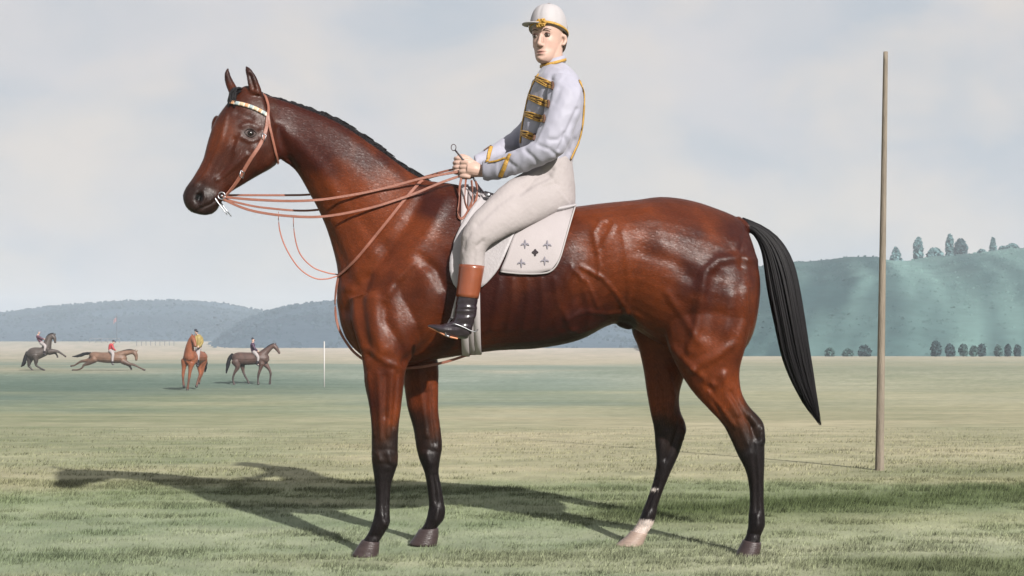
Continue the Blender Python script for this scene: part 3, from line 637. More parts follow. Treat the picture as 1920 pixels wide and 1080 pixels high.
def ribbon(C, Nn, w, th):
    """flat strap along points C lying against normals Nn"""
    C = np.asarray(C); Nn = np.asarray(Nn); T = np.gradient(C, axis=0); T /= np.linalg.norm(T, axis=1)[:, None] + 1e-9
    Bn = np.cross(T, Nn); Bn /= np.linalg.norm(Bn, axis=1)[:, None] + 1e-9; w = np.asarray(w) * np.ones(len(C)); w = w[:, None] / 2
    R = np.stack([C - Bn * w, C - Bn * w * 0.8 + Nn * th, C + Bn * w * 0.8 + Nn * th, C + Bn * w, C + Bn * w * 0.8 - Nn * th * 0.5, C - Bn * w * 0.8 - Nn * th * 0.5], 1)
    return rings_to_mesh(R)
def strap(line, w, th=0.003, off=0.004, n=40, far=False):
    L = resample(np.array(line, float), n); C, Nn = [], []
    for x, y in L:
        p, q = proj(x, y, off)
        if p is None:
            h = HB.find_nearest(Vector(P(x, y, Y0 - 0.05))); p = np.array(h[0] + h[1] * off); q = np.array(h[1])
        C.append(p); Nn.append(q)
    C = np.array(C); Nn = np.array(Nn)
    if far:
        C2, N2 = [], []
        for p in C:
            h = HB.find_nearest(Vector(mirror(p))); C2.append(np.array(h[0] + h[1] * off)); N2.append(np.array(h[1]))
        C, Nn = np.array(C2), np.array(N2)
    for _ in range(2):
        C[1:-1] = (C[:-2] + 2 * C[1:-1] + C[2:]) / 4; Nn[1:-1] = (Nn[:-2] + 2 * Nn[1:-1] + Nn[2:]) / 4
    return ribbon(C, Nn / np.linalg.norm(Nn, axis=1)[:, None], w, th)

# ---- hooves
for nm, st, m, lab in (('n', [(679, 1012, 712, 1016, -.148, .037), (671, 1023, 711, 1029, -.148, .042), (657.5, 1043, 709, 1046, -.148, .047)], M_hoof, None),
                  ('f', [(786, 992, 822, 990, .137, .040), (778, 1004, 822, 1004, .137, .045), (765.5, 1021, 819, 1024, .137, .052)], M_hoof, None),
                  ('h', [(1393, 1012, 1427, 1017, -.14, .040), (1386, 1026, 1426, 1031, -.14, .045), (1376, 1046, 1420, 1048, -.14, .050)], M_hoof, None),
                  ('w', [(1183, 995, 1214, 1000, .137, .040), (1172, 1007, 1210, 1010, .137, .045), (1151.5, 1023, 1203, 1026, .137, .052)], M_hoofpale, 'pale pinkish hoof below a white pastern')):
    v, f = loft(st, Y0, 28, 4); o = mk('hoof', v, f, m, horse)
    if lab: o['label'] = lab
# ---- eye
p, n_ = proj(469.5, 249.5, -.0095)
mb = MB(); mb.add(*ball(p, (.0185, .016, .0165), 20, 14)); mb.build('eye', mat('eye_dark', lin((22, 15, 14)), 0.12, 0.5), horse)
mb = MB()
for dy, sgn in ((-1, 1), (1, 1)):
    pts = []
    for t in np.linspace(-1, 1, 9):
        q, _ = proj(469.5 + 11.5 * t, 249.5 + dy * 7.5 * (1 - t * t) + 1.5 * t, 0.0015); pts.append(q)
    mb.add(*tube(pts, [.0008, .0016, .0022, .0026, .0028, .0026, .0022, .0016, .0008], 8, 3))
mb.build('eyelid', mat('eyelid_skin', lin((26, 18, 16)), 0.6, 0.1), horse)
# ---- mane: short, laid over to the off side, and a forelock
def hairs(name, roots, tips, bend, r, parent, nseg=5, sub=3, matr=None):
    mb = MB()
    for a, b, c in zip(roots, bend, tips): mb.add(*tube([a, b, c], [r, r * 0.9, r * 0.25], nseg, sub))
    return mb.build(name, matr or M_hair, parent)
crest = resample(np.array([(478, 166), (500, 177), (548, 192), (613, 216), (656, 239), (700, 269), (745, 304), (792, 333)], float), 760)
roots, bends, tips = [], [], []
for i, (x, y) in enumerate(crest):
    t = i / 759; base = P(x, y + 3, Y0 + random.uniform(-.006, .012)); L = (0.013 + 0.006 * math.sin(i * 0.14 + 2 * math.sin(i * .035))) * (0.45 + 0.7 * min(1, t * 3)) * random.uniform(.7, 1.3)
    up = np.array((0.10 + 0.35 * random.random(), 0.35 + 0.5 * random.random(), 0.75)); up /= np.linalg.norm(up)
    b = base + up * L * 0.62; roots.append(base - up * 0.015); bends.append(b); tips.append(b + np.array((0.036, 0.010, -0.016)) * random.uniform(.6, 1.1))
hairs('mane', roots, tips, bends, 0.0046, horse)
roots, bends, tips = [], [], []
for i in range(46):
    b0 = P(456 + random.uniform(-8, 8), 164 + random.uniform(-2, 4), Y0 - .035 + random.uniform(-.03, .03)); s = random.uniform(0, 1)
    q, n_ = proj(434 + random.uniform(-7, 9), 196 + random.uniform(-10, 8), .006)
    if q is None: continue
    roots.append(b0 - (0, 0, .01)); bends.append((b0 + q) / 2 + (-.012, -.012, .018)); tips.append(q)
hairs('forelock', roots, tips, bends, 0.0045, horse)
# ---- tail
outer = np.array([(1392, 409), (1428, 424), (1462, 450), (1487, 495), (1501, 560), (1514, 640), (1527, 720), (1539, 798)], float)
innr = np.array([(1388, 424), (1412, 436), (1429, 470), (1439, 535), (1454, 610), (1471, 680), (1502, 748), (1538, 797)], float)
O = resample(outer, 24); I = resample(innr, 24); mb = MB()
for i in range(900):
    u = random.random(); frac = max(.55, 1 - abs(random.gauss(0, 1)) * (.17 if u < .6 else .11)); yo = random.uniform(-1, 1); pts = []
    for t in np.linspace(0, frac, 13):
        j = t * 23; a_ = int(min(22, j)); g_ = j - a_; w = 0.018 + 0.042 * math.sin(min(1, t * 1.3) * math.pi * 0.62) * (1 - .55 * t * t)
        q = (O[a_] * (1 - g_) + O[a_ + 1] * g_) * u + (I[a_] * (1 - g_) + I[a_ + 1] * g_) * (1 - u)
        p = P(q[0], q[1], Y0 + yo * w * math.sqrt(max(0.05, 1 - (2 * u - 1) ** 2)) - 0.02 * math.sin(t * 3))
        pts.append(p + np.array((0.004 * math.sin(i + t * 7), 0, 0.003 * math.sin(i * 3 + t * 5))) * t)
    tt = np.linspace(0, 1, len(pts)); rr = 0.0048 * (1 - 0.85 * np.clip((tt - 0.5) / 0.5, 0, 1)); rr[-1] = 0.0003
    mb.add(*tube(pts, rr, 5, 2))
mb.build('tail', M_hair, horse)
# ================================================================ SADDLERY
M_white_lea = mat('white_leather', lin((146, 141, 143)), 0.55, 0.35, bump=0.25, bscale=90, var=0.06, vscale=12)
M_cloth = mat('white_cloth', lin((153, 146, 147)), 0.85, 0.1, bump=0.12, bscale=160, var=0.05, vscale=10)
M_tan = mat('tan_rein_leather', lin((120, 76, 62)), 0.5, 0.4, bump=0.2, bscale=120, var=0.18, vscale=30)
M_steel = mat('polished_steel', lin((150, 150, 154)), 0.42, 0.5, metal=1.0)
def sheet(front, back, off, nu=22, nv=16, th=0.006, far=False, bottom_bow=0.0):
    """cloth lying on the horse between a front edge and a back edge (picture lines on the near side)"""
    A = resample(np.array(front, float), nv); B = resample(np.array(back, float), nv); G = np.empty((nv, nu, 3)); Nn = np.empty((nv, nu, 3))
    for i in range(nv):
        for j in range(nu):
            t = j / (nu - 1); x, y = A[i] * (1 - t) + B[i] * t; y += bottom_bow * math.sin(t * math.pi) * (i / (nv - 1)) ** 3
            p, n = proj(x, y, off)
            if p is None:
                h = HB.find_nearest(Vector(P(x, y, Y0 - 0.1))); p = np.array(h[0] + h[1] * off); n = np.array(h[1])
            if far:
                h = HB.find_nearest(Vector(mirror(p))); p = np.array(h[0] + h[1] * off); n = np.array(h[1])
            G[i, j] = p; Nn[i, j] = n
    for _ in range(3):
        for g in (G, Nn): g[1:-1, 1:-1] = (g[1:-1, 1:-1] * 2 + g[:-2, 1:-1] + g[2:, 1:-1] + g[1:-1, :-2] + g[1:-1, 2:]) / 6
    Nn /= np.linalg.norm(Nn, axis=2)[..., None]
    v = np.concatenate([(G + Nn * th).reshape(-1, 3), (G - Nn * 0.002).reshape(-1, 3)]); M = nv * nu; f = []
    for i in range(nv - 1):
        for j in range(nu - 1):
            a = i * nu + j; f.append((a, a + 1, a + nu + 1, a + nu)); f.append((M + a, M + a + nu, M + a + nu + 1, M + a + 1))
    rim = [(0, j) for j in range(nu)] + [(i, nu - 1) for i in range(1, nv)] + [(nv - 1, j) for j in range(nu - 2, -1, -1)] + [(i, 0) for i in range(nv - 2, 0, -1)]
    rim = [i * nu + j for i, j in rim]
    for a, b in zip(rim, rim[1:] + rim[:1]): f.append((b, a, M + a, M + b))
    return v, f
def band_round(pxa, pxb, pyc, w, off, th=0.004, n=72):
    """strap all the way round the barrel; leans from pxa (top) to pxb (bottom)"""
    C, Nn = [], []
    for k in range(n):
        a = 2 * math.pi * k / n; xx = pxa + (pxb - pxa) * (0.5 - 0.5 * math.cos(a)); c = P(xx, pyc, Y0)
        d = Vector((0, math.sin(a), math.cos(a))); h = HB.ray_cast(Vector(c), d); p = np.array(h[0]); C.append(p + np.array(d) * off); Nn.append(np.array(d))
    C = np.array(C); Nn = np.array(Nn); T = np.roll(C, -1, 0) - np.roll(C, 1, 0); T /= np.linalg.norm(T, axis=1)[:, None]; Bn = np.cross(T, Nn)
    R = np.stack([C - Bn * w / 2, C - Bn * w * .45 + Nn * th, C + Bn * w * .45 + Nn * th, C + Bn * w / 2, C + Bn * w * .45 - Nn * .002, C - Bn * w * .45 - Nn * .002], 1)
    m, k = R.shape[:2]; f = [(i * k + j, i * k + (j + 1) % k, ((i + 1) % m) * k + (j + 1) % k, ((i + 1) % m) * k + j) for i in range(m) for j in range(k)]
    return R.reshape(-1, 3), f
# saddle cloth
corg = P(1010, 395, Y0)
v, f = sheet([(1000, 388), (978, 415), (962, 448), (950, 482), (938, 510)], [(1080, 390), (1071, 418), (1060, 452), (1051, 482), (1034, 506)], .008, bottom_bow=7, th=.006)
clo = mk('saddle_cloth', v, f, M_cloth, origin=corg)
tag(clo, 'white saddle cloth with four grey crosses and a black club, under the saddle', 'saddle cloth')
v, f = sheet([(1000, 388), (978, 415), (962, 448), (950, 482), (938, 510)], [(1080, 390), (1071, 418), (1060, 452), (1051, 482), (1034, 506)], .008, bottom_bow=7, th=.006, far=True)
mk('cloth_side', v, f, M_cloth, clo)
edge = [(1079, 392), (1070, 420), (1060, 452), (1051, 482), (1042, 500), (1028, 511), (1000, 514), (965, 513), (940, 510)]
v, f = strap(edge, .007, .0045, .012, 60); mk('hem', v, f, mat('hem_grey', lin((146, 141, 141)), 0.8, 0.15), clo)
def emblem(outline, mat_, name, cx, cy, s):
    """flat appliqué following the cloth"""
    pts = [(cx + x * s, cy + y * s) for x, y in outline]; c, n = proj(cx, cy, .0175); v = [c]
    for x, y in pts: p, _ = proj(x, y, .0175); v.append(p)
    m = len(pts); v2 = [np.array(p) - n * .004 for p in v]; f = [(0, 1 + i, 1 + (i + 1) % m) for i in range(m)]
    f += [(1 + (i + 1) % m, 1 + i, m + 2 + i, m + 2 + (i + 1) % m) for i in range(m)]
    mk(name, v + v2, f, mat_, clo, smooth=False)
M_eg = mat('grey_thread', lin((112, 108, 116)), 0.7); M_eb = mat('black_thread', lin((36, 28, 32)), 0.7)
lily_r = [(0, -9), (1.3, -6.5), (1.6, -3.5), (1.3, -1.4), (3.5, -2.3), (6, -1.8), (8, 0.6), (8.2, 2.4), (6.6, 1.2), (4.5, 0.6), (1.6, 1.2), (1.3, 4), (0.3, 8.5)]
lily = lily_r + [(-x, y) for x, y in lily_r[::-1][:-1]]
club = []
for k in range(40):
    a = 2 * math.pi * k / 40; x, y = math.sin(a), -math.cos(a); r_ = 3.6 + 2.4 * max(0, math.cos(a)) ** 6 + 2.6 * max(0, abs(math.sin(a))) ** 10 + 3.4 * max(0, -math.cos(a)) ** 14
    club.append((x * r_, y * r_))
for cx, cy in ((985.5, 460.5), (1027, 461.5), (978.5, 494.5), (1022, 490)): emblem(lily, M_eg, 'emblem', cx, cy, 0.92)
emblem(club, M_eb, 'club_emblem', 1004.3, 475, 0.95)
# saddle
sorg = P(990, 385, Y0); sad = empty('saddle', sorg); tag(sad, 'small white racing saddle under the jockey in white', 'saddle')
v, f = loft([(898, 358, 903, 392, 0, .09), (925, 366, 930, 402, 0, .125), (960, 380, 962, 414, 0, .15), (1010, 388, 1006, 414, 0, .17), (1050, 386, 1046, 408, 0, .17), (1080, 384, 1076, 396, 0, .14)], Y0, 28, 5)
mk('seat', v, f, M_white_lea, sad)
fr = [(906, 366), (880, 400), (858, 440), (847, 475), (846, 505), (851, 528), (860, 545)]; bk = [(1000, 396), (985, 412), (969, 436), (951, 475), (936, 505), (922, 523), (905, 538)]
v, f = sheet(fr, bk, .016, th=.008); mk('saddle_flap', v, f, M_white_lea, sad)
v, f = sheet(fr, bk, .016, th=.008, far=True); mk('saddle_flap', v, f, M_white_lea, sad)
v, f = band_round(895, 897, 540, .030, .006); mk('girth', v, f, M_cloth, sad)
v, f = band_round(872, 874, 540, .034, .006); mk('girth', v, f, M_cloth, sad)
v, f = band_round(884, 886, 540, .030, .003); o = mk('girth', v, f, mat('grey_webbing', lin((140, 132, 134)), 0.8), sad); o['label'] = 'grey middle strap of the girth'
for s in (-1, 1):                                                     # stirrup irons
    mb = MB(); Yi = Y0 - .305; pts = [(835, 628), (838, 612), (846, 597), (853, 606), (852, 622), (850, 632), (842, 631), (835, 628)]
    q = []
    for x, y in pts: p = P(x, y, Yi - (.028 if x < 844 else -.028)); q.append(p if s < 0 else mirror(p))
    mb.add(*tube(q, .0045, 7, 4)); mb.build('stirrup', M_steel, sad)
    a, b = P(848, 597, Yi + .01), P(880, 470, Y0 - .262)
    v, f = ribbon([(a if s < 0 else mirror(a)), (b if s < 0 else mirror(b))], [(0, -1, 0)] * 2, .018, .003); mk('stirrup_leather', v, f, M_white_lea, sad)
# bridle
borg = P(500, 220, Y0); br = empty('bridle', borg); tag(br, 'tan leather bridle and reins on the big bay horse', 'bridle')
bl = [(431, 193), (443, 194.5), (455, 196.5), (473, 202), (488, 209), (502, 217)]
v, f = strap(bl, .020, .003, .005, 30); bb = mk('browband', v, f, mat('browband_white', lin((172, 164, 152)), 0.5), br)
L = resample(np.array(bl, float), 27); cols = [lin((170, 128, 96)), lin((128, 140, 142)), lin((168, 148, 122))]; Mb = [mat('band_square', c, 0.5) for c in cols]
for i in range(8):
    v, f = strap(L[i * 3 + 1:i * 3 + 4:1][:3], .019, .0045, .006, 5); mk('band_square', v, f, Mb[i % 3], bb)
v, f = strap(bl, .020, .003, .005, 30, far=True); mk('browband', v, f, M_tan, br)
ck = [(502, 219), (497, 248), (486, 273), (466, 304), (446, 336), (432, 354), (420, 367)]
tl = [(493, 176), (500, 192), (502, 218), (507, 252), (514, 282), (519, 305)]
for far in (False, True):
    v, f = strap(ck, .017, .003, .006, 40, far); o = mk('cheek_strap', v, f, M_tan, br, smooth=False)
    if not far:
        for k in (9, 27):
            x, y = resample(np.array(ck, float), 40)[k]; mb = MB()
            q = [proj(x + dx, y + dy, .011)[0] for dx, dy in ((-1.5, -7), (4.5, -3), (1.5, 7), (-4.5, 3), (-1.5, -7))]; mb.add(*tube(q, .0022, 6, 2, interp=False))
            mb.build('buckle', M_steel, o)
    v, f = strap(tl, .013, .003, .0075, 34, far); mk('throat_strap', v, f, M_tan, br, smooth=False)
ringc, rn = proj(413.5, 366.5, .008); farc = mirror(ringc); farc[1] = Y0 - .135 + .062
for c in (ringc, farc):
    mb = MB(); q = [c + np.array((math.cos(a) * .016, 0, math.sin(a) * .016)) for a in np.linspace(0, 2 * np.pi, 17)]; mb.add(*tube(q, .0033, 7, 1, up=(0, 1, 0), interp=False)); mb.build('bit_ring', M_steel, br)
mb = MB()
for c, sy in ((ringc, -1), (farc, 1)):
    o_ = np.array((0, .006 * sy, 0)); q = [c + o_ + (P(x, y, Y0) - P(413.5, 366.5, Y0)) for x, y in ((389, 350), (396, 361), (403, 373), (413, 387), (424, 401))]; mb.add(*tube(q, [.0028, .0038, .0038, .003, .0022], 7, 3))
mb.add(*tube([ringc, farc], .006, 8)); mb.build('bit', M_steel, br)
def drape(line, ys, off=.006):
    """strap through the air that rests on the coat where it meets it; ys gives depth at its ends"""
    L = resample(np.array(line, float), 60); C = []
    for k, (x, y) in enumerate(L):
        Y = np.interp(k / 59, np.linspace(0, 1, len(ys)), ys); p = P(x, y, Y); h, n = proj(x, y, off)
        if h is not None and h[1] < Y: p = h
        C.append(p)
    C = np.array(C)
    for _ in range(3): C[1:-1] = (C[:-2] + 2 * C[1:-1] + C[2:]) / 4
    return C
def free_strap(C, w, th):
    T = np.gradient(C, axis=0); n = np.cross(T, np.tile((0, 0, 1.0), (len(C), 1))); n = np.where((n[:, 1] > 0)[:, None], -n, n); n /= np.linalg.norm(n, axis=1)[:, None] + 1e-9
    return ribbon(C, n, w, th)
yr = ringc[1]; hn_y = Y0 - .085
for line, ys in (([(418, 369), (470, 374), (540, 377), (596, 375), (640, 369), (690, 360), (740, 348), (792, 334), (830, 327), (866, 321)], [yr, Y0 - .16, Y0 - .12, hn_y]),
                 ([(418, 373), (445, 386), (480, 397), (540, 405), (608, 406), (690, 391), (740, 376), (780, 362), (825, 343), (868, 328)], [yr, Y0 - .16, Y0 - .14, hn_y])):
    v, f = free_strap(drape(line, ys), .0115, .0016); mk('rein', v, f, M_tan, br, smooth=False)
yf = farc[1]
for line, ys in (([(418, 366), (470, 366), (540, 366), (590, 364), (700, 352), (790, 333), (830, 322), (862, 315)], [yf, Y0 + .12, Y0 + .13, Y0 + .12, Y0 + .02]),
                 ([(418, 372), (450, 381), (500, 390), (590, 394), (700, 370), (790, 338), (830, 327), (862, 320)], [yf, Y0 + .12, Y0 + .15, Y0 + .13, Y0 + .02])):
    L = resample(np.array(line, float), 60); C = np.array([P(x, y, np.interp(k / 59, np.linspace(0, 1, len(ys)), ys)) for k, (x, y) in enumerate(L)])
    v, f = free_strap(C, .010, .0016); mk('rein', v, f, M_tan, br, smooth=False)
for line in ([(866, 330), (862, 350), (860, 385), (858, 404), (864, 414), (873, 406), (880, 392), (885, 378), (886, 358), (884, 338)],
             [(874, 332), (872, 352), (872, 380), (877, 394), (885, 390), (892, 376), (895, 358), (892, 340)]):
    v, f = free_strap(drape(line, [hn_y - .02, hn_y - .04, hn_y - .02], .012), .012, .0022); o = mk('rein_end', v, f, M_tan, br, smooth=False)
# martingale
mt = empty('martingale', P(636, 517, Y0)); tag(mt, 'thin tan martingale straps around the neck and chest of the big horse', 'martingale')
nk = [(797, 331), (784, 346), (760, 374), (730, 412), (700, 449), (668, 488), (645, 510), (636, 518)]
for far in (False, True):
    v, f = strap(nk, .014, .003, .006, 44, far); mk('neck_strap', v, f, M_tan, mt, smooth=False)
Lb = resample(np.array([(635, 516), (630, 545), (628.5, 580), (634, 612), (648, 640), (668, 664), (700, 682), (765, 690), (830, 680), (895, 659)], float), 60)
C = np.array([P(x, y, Y0 - .045 + .03 * math.sin(k / 59 * 3.1)) for k, (x, y) in enumerate(Lb)]); v, f = free_strap(C, .012, .003); mk('breast_strap', v, f, M_tan, mt, smooth=False)
mb = MB(); M_thin = mat('thin_strap', lin((150, 92, 76)), 0.5)
for ln, ya, yb in (([(634, 517), (612, 523), (588, 521), (560, 502), (536, 465), (524, 430), (522, 397)], -.03, -.14), ([(635, 515), (612, 511), (585, 500), (562, 475), (552, 440), (550, 404)], .0, -.12)):
    L = resample(np.array(ln, float), 40); C = np.array([P(x, y, Y0 + ya + (yb - ya) * k / 39) for k, (x, y) in enumerate(L)])
    v, f = free_strap(C, .006, .002); mk('fork_strap', v, f, M_thin, mt)

# ================================================================ THE JOCKEY
M_skin = mat('skin', (0, 0, 0), 0.5, 0.3, attr=True, bump=0.08, bscale=200)
M_silk = mat('lilac_white_silk', lin((140, 139, 151)), 0.6, 0.25, bump=0.18, bscale=24, var=0.07, vscale=9, sheen=0.15)
M_breech = mat('cream_breeches', lin((142, 135, 135)), 0.85, 0.2, bump=0.25, bscale=60, var=0.06, vscale=7)
M_capw = mat('cap_white', lin((150, 146, 148)), 0.6, 0.25, bump=0.15, bscale=40, var=0.05, vscale=12)
M_gold = mat('gold_braid', lin((162, 124, 52)), 0.5, 0.45, bump=0.5, bscale=220, var=0.25, vscale=40)
M_dkbr = mat('dark_braid', lin((84, 58, 44)), 0.6, 0.3, bump=0.5, bscale=220, var=0.2, vscale=40)
M_boot = mat('black_boot_leather', lin((34, 26, 32)), 0.28, 0.5, bump=0.35, bscale=26, var=0.3, vscale=20, coat=0.3)
M_top = mat('tan_boot_top', lin((112, 58, 36)), 0.32, 0.5, bump=0.1, bscale=80, var=0.2, vscale=12, coat=0.2)
M_hairbr = mat('brown_hair', lin((52, 36, 28)), 0.5, 0.4, bump=0.6, bscale=60)
TORSO = [(1016, 128, 1060, 120, 0, .06), (1010, 138, 1072, 133, 0, .115), (1002, 152, 1085, 150, 0, .165), (994, 172, 1093, 174, 0, .188), (986, 202, 1095, 206, 0, .182), (980, 236, 1092, 240, 0, .165), (975, 268, 1083, 272, 0, .152), (984, 294, 1075, 298, 0, .145), (998, 310, 1071, 306, 0, .14)]
ARM_N = [(1036, 140, 1080, 148, -.13, .055), (1030, 165, 1090, 168, -.185, .064), (1024, 200, 1087, 206, -.215, .062), (1014, 235, 1075, 244, -.232, .060), (1002, 262, 1056, 284, -.238, .057), (984, 276, 1022, 305, -.228, .052), (964, 284, 988, 319, -.205, .047), (944, 292, 958, 328, -.178, .043), (925, 299, 932, 335, -.15, .039), (906, 303, 905, 337, -.12, .034)]
ARM_F = [(1000, 150, 1046, 155, .13, .055), (992, 190, 1040, 198, .18, .058), (980, 226, 1022, 248, .185, .056), (962, 247, 988, 282, .165, .051), (938, 265, 955, 299, .12, .046), (913, 280, 926, 310, .08, .041), (890, 294, 894, 322, .04, .033)]
PELV = [(1000, 300, 1072, 298, 0, .135), (988, 320, 1076, 325, 0, .158), (986, 345, 1078, 355, 0, .168), (1000, 370, 1078, 382, 0, .165), (1012, 388, 1068, 394, 0, .14)]
THIGH = [(1006, 312, 1070, 385, -.09, .09), (968, 331, 1036, 403, -.15, .088), (938, 352, 996, 422, -.205, .080), (909, 380, 958, 438, -.252, .072), (885, 406, 932, 452, -.282, .066), (868, 434, 916, 462, -.295, .060), (865, 455, 909, 474, -.297, .055), (863.5, 478, 908, 488, -.296, .052), (863, 500, 907, 503, -.295, .050)]
BOOT = [(862, 496, 907.5, 499, -.295, .053), (860, 526, 902, 529, -.297, .051), (856.5, 557, 896, 561, -.30, .046), (853, 585, 892, 590, -.302, .041), (850, 604, 886, 612, -.304, .037), (850, 620, 884, 626, -.304, .033)]
FOOT = [(884, 606, 878, 634, -.304, .026), (870, 600, 868, 635, -.304, .033), (850, 603, 850, 633, -.305, .036), (832, 608, 833, 627, -.308, .036), (815, 609, 818, 620, -.312, .027), (802, 610.5, 804, 614, -.316, .010)]
B = MB()
for st in (TORSO, PELV): B.add(*loft(st, Y0, 28, 4, grow=-.036))
B.add(*loft(ARM_N, Y0, 20, 4, grow=-.013)); B.add(*loft(ARM_F, Y0, 20, 4, grow=-.011))
for fl in (False, True):
    B.add(*loft(THIGH, Y0, 22, 4, grow=-.026, flip=fl)); B.add(*loft(BOOT[1:], Y0, 20, 4, grow=-.010, flip=fl)); B.add(*loft(FOOT[:5], Y0, 18, 4, grow=-.007, flip=fl)); B.add(*loft(THIGH[-3:] + BOOT[1:3], Y0, 20, 4, grow=-.020, flip=fl))
B.add(*loft([(1011, 92, 1055, 86, -.01, .053), (1013, 112, 1055, 104, -.01, .053), (1014, 128, 1058, 120, 0, .058), (1014, 142, 1066, 138, 0, .07)], Y0, 22, 4))
# head in its own frame: x forward, y to the jockey's left, z up from the chin
ha = math.radians(64); HO = P(1028, 122, Y0 - .01); hf = np.array((-math.cos(ha), -math.sin(ha), 0)); hl = np.array((math.sin(ha), -math.cos(ha), 0)); hu = np.array((0, 0, 1.0))
def hw_(x, y, z): return HO + hf * x * .95 + hl * y * .95 + hu * z
def hring(st, n=30, sub=4, grow=0.0):
    A = cr(np.array(st, float), sub); rings = []; th = np.linspace(0, 2 * np.pi, n, endpoint=False)
    for z, xf, xb, w in A:
        c = (xf + xb) / 2; r_ = (xf - xb) / 2 + grow; ct, s_ = np.cos(th), np.sin(th)
        xs = c + r_ * np.sign(ct) * np.abs(ct) ** 0.9; ys = (w + grow) * np.sign(s_) * np.abs(s_) ** 0.9
        rings.append(np.array([hw_(x, y, z) for x, y in zip(xs, ys)]))
    return rings_to_mesh(rings)
HEAD = [(0.001, .066, .020, .018), (.006, .080, .0, .030), (.02, .089, -.025, .042), (.04, .089, -.05, .051), (.06, .087, -.068, .058), (.085, .087, -.085, .064), (.112, .087, -.097, .069), (.14, .089, -.103, .073), (.17, .088, -.104, .075), (.2, .076, -.095, .07), (.225, .048, -.07, .053), (.24, .012, -.03, .022)]
B.add(*hring(HEAD))
B.add(*tube([hw_(.080, 0, .132), hw_(.092, 0, .112), hw_(.099, 0, .090), hw_(.1035, 0, .079), hw_(.095, 0, .070)], [.006, .0065, .0085, .0105, .007], 12, 4))
for s in (-1, 1):
    B.add(*ball(hw_(.096, s * .0105, .074), .0075, 10, 8))
    B.add(*tube([hw_(-.002, s * .070, .128), hw_(-.014, s * .079, .126), hw_(-.020, s * .081, .108), hw_(-.008, s * .077, .09), hw_(.0, s * .070, .088)], [.008, .009, .009, .007, .005], 10, 3))
# hands: closed fists round the reins, knuckles forward
def hand(c, sgn, tilt):
    """c fist centre; sgn -1 = near hand (back of the hand to the viewer)"""
    ct, s_ = math.cos(tilt), math.sin(tilt)
    def L_(x, y, z): return c + np.array((x * ct - z * s_, y * sgn * -1, x * s_ + z * ct))
    def ad(pts, r_, n=10): B.add(*tube([L_(*p) for p in pts], r_, n, 4))
    B.add(*tube([L_(.062, 0, 0), L_(.04, -.002, 0), L_(.01, -.006, .002), L_(-.022, -.006, .002)], [.026, .028, .034, .030], 14, 3, flat=1.0))
    for i, ln in enumerate((1.0, 1.08, 1.0, .82)):
        zz = .030 - i * .0205; ad([(-.005, -.012, zz), (-.026, -.016, zz), (-.026 - .024 * ln, -.002, zz - .002), (-.026 - .014 * ln, .024, zz - .002), (-.012, .026, zz), (.0, .016, zz)], [.0115, .0112, .0102, .0096, .009, .007])
    ad([(.024, .012, .022), (.002, .018, .036), (-.022, .012, .042), (-.042, .004, .040)], [.014, .0125, .0108, .0085])
HN = P(885, 319, Y0 - .095); HF = P(873, 312, Y0 + .015)
hand(HN, -1, -.10); hand(HF, 1, -.15)
bv, bq, be = remesh(B, 0.0032, 4)
# face relief in the head's frame
d_ = bv - HO; lx, ly, lz = d_ @ hf / .95, d_ @ hl / .95, d_[:, 2]; face = (lz > -.01) & (lz < .2) & (lx > .02)
add = np.zeros(len(bv))
for y, z, sy, sz, a in ((.032, .122, .016, .010, -.006), (-.032, .122, .016, .010, -.006), (.031, .145, .020, .007, .0015), (-.031, .145, .020, .007, .0015), (0, .0495, .015, .0038, .005), (0, .0375, .013, .0045, .006), (0, .0438, .021, .0020, -.006),
                        (0, .027, .016, .005, -.004), (0, .010, .014, .009, .005), (.046, .095, .014, .012, .004), (-.046, .095, .014, .012, .004), (0, .060, .004, .006, -.002), (.04, .06, .012, .014, -.004), (-.04, .06, .012, .014, -.004)):
    add += a * np.exp(-((ly - y) / sy) ** 2 - ((lz - z) / sz) ** 2)
bv = bv + np.outer(add * face, hf)
sk = np.tile(lin((166, 138, 126)), (len(bv), 1))
lips = (face & (lx > .05)) * np.exp(-(ly / .019) ** 4 - ((lz - .0435) / .009) ** 4); sk = sk * (1 - lips[:, None] * .6) + lin((150, 96, 90)) * lips[:, None] * .6
ml = (face & (lx > .05)) * np.exp(-(ly / .018) ** 4 - ((lz - .0438) / .0018) ** 2); sk = sk * (1 - ml[:, None] * .8) + lin((70, 40, 40)) * ml[:, None] * .8
nst = face * (np.exp(-((np.abs(ly) - .007) / .004) ** 2 - ((lz - .067) / .0035) ** 2)); sk = sk * (1 - nst[:, None] * .7) + lin((90, 56, 50)) * nst[:, None] * .7
ck_ = face * (np.exp(-((np.abs(ly) - .045) / .02) ** 2 - ((lz - .085) / .018) ** 2)); sk = sk * (1 - ck_[:, None] * .3) + lin((200, 150, 138)) * ck_[:, None] * .3
jorg = P(1035, 390, Y0)
per = mk('person', bv, bq, M_skin, origin=jorg, attrs=sk)
tag(per, 'jockey in white silks with gold braid and cap, seated on the big bay horse', 'person')
M_eye = mat('eye_white', lin((118, 108, 102)), 0.5, 0.15); M_iris = mat('dark_iris', lin((44, 30, 24)), 0.4, 0.2)
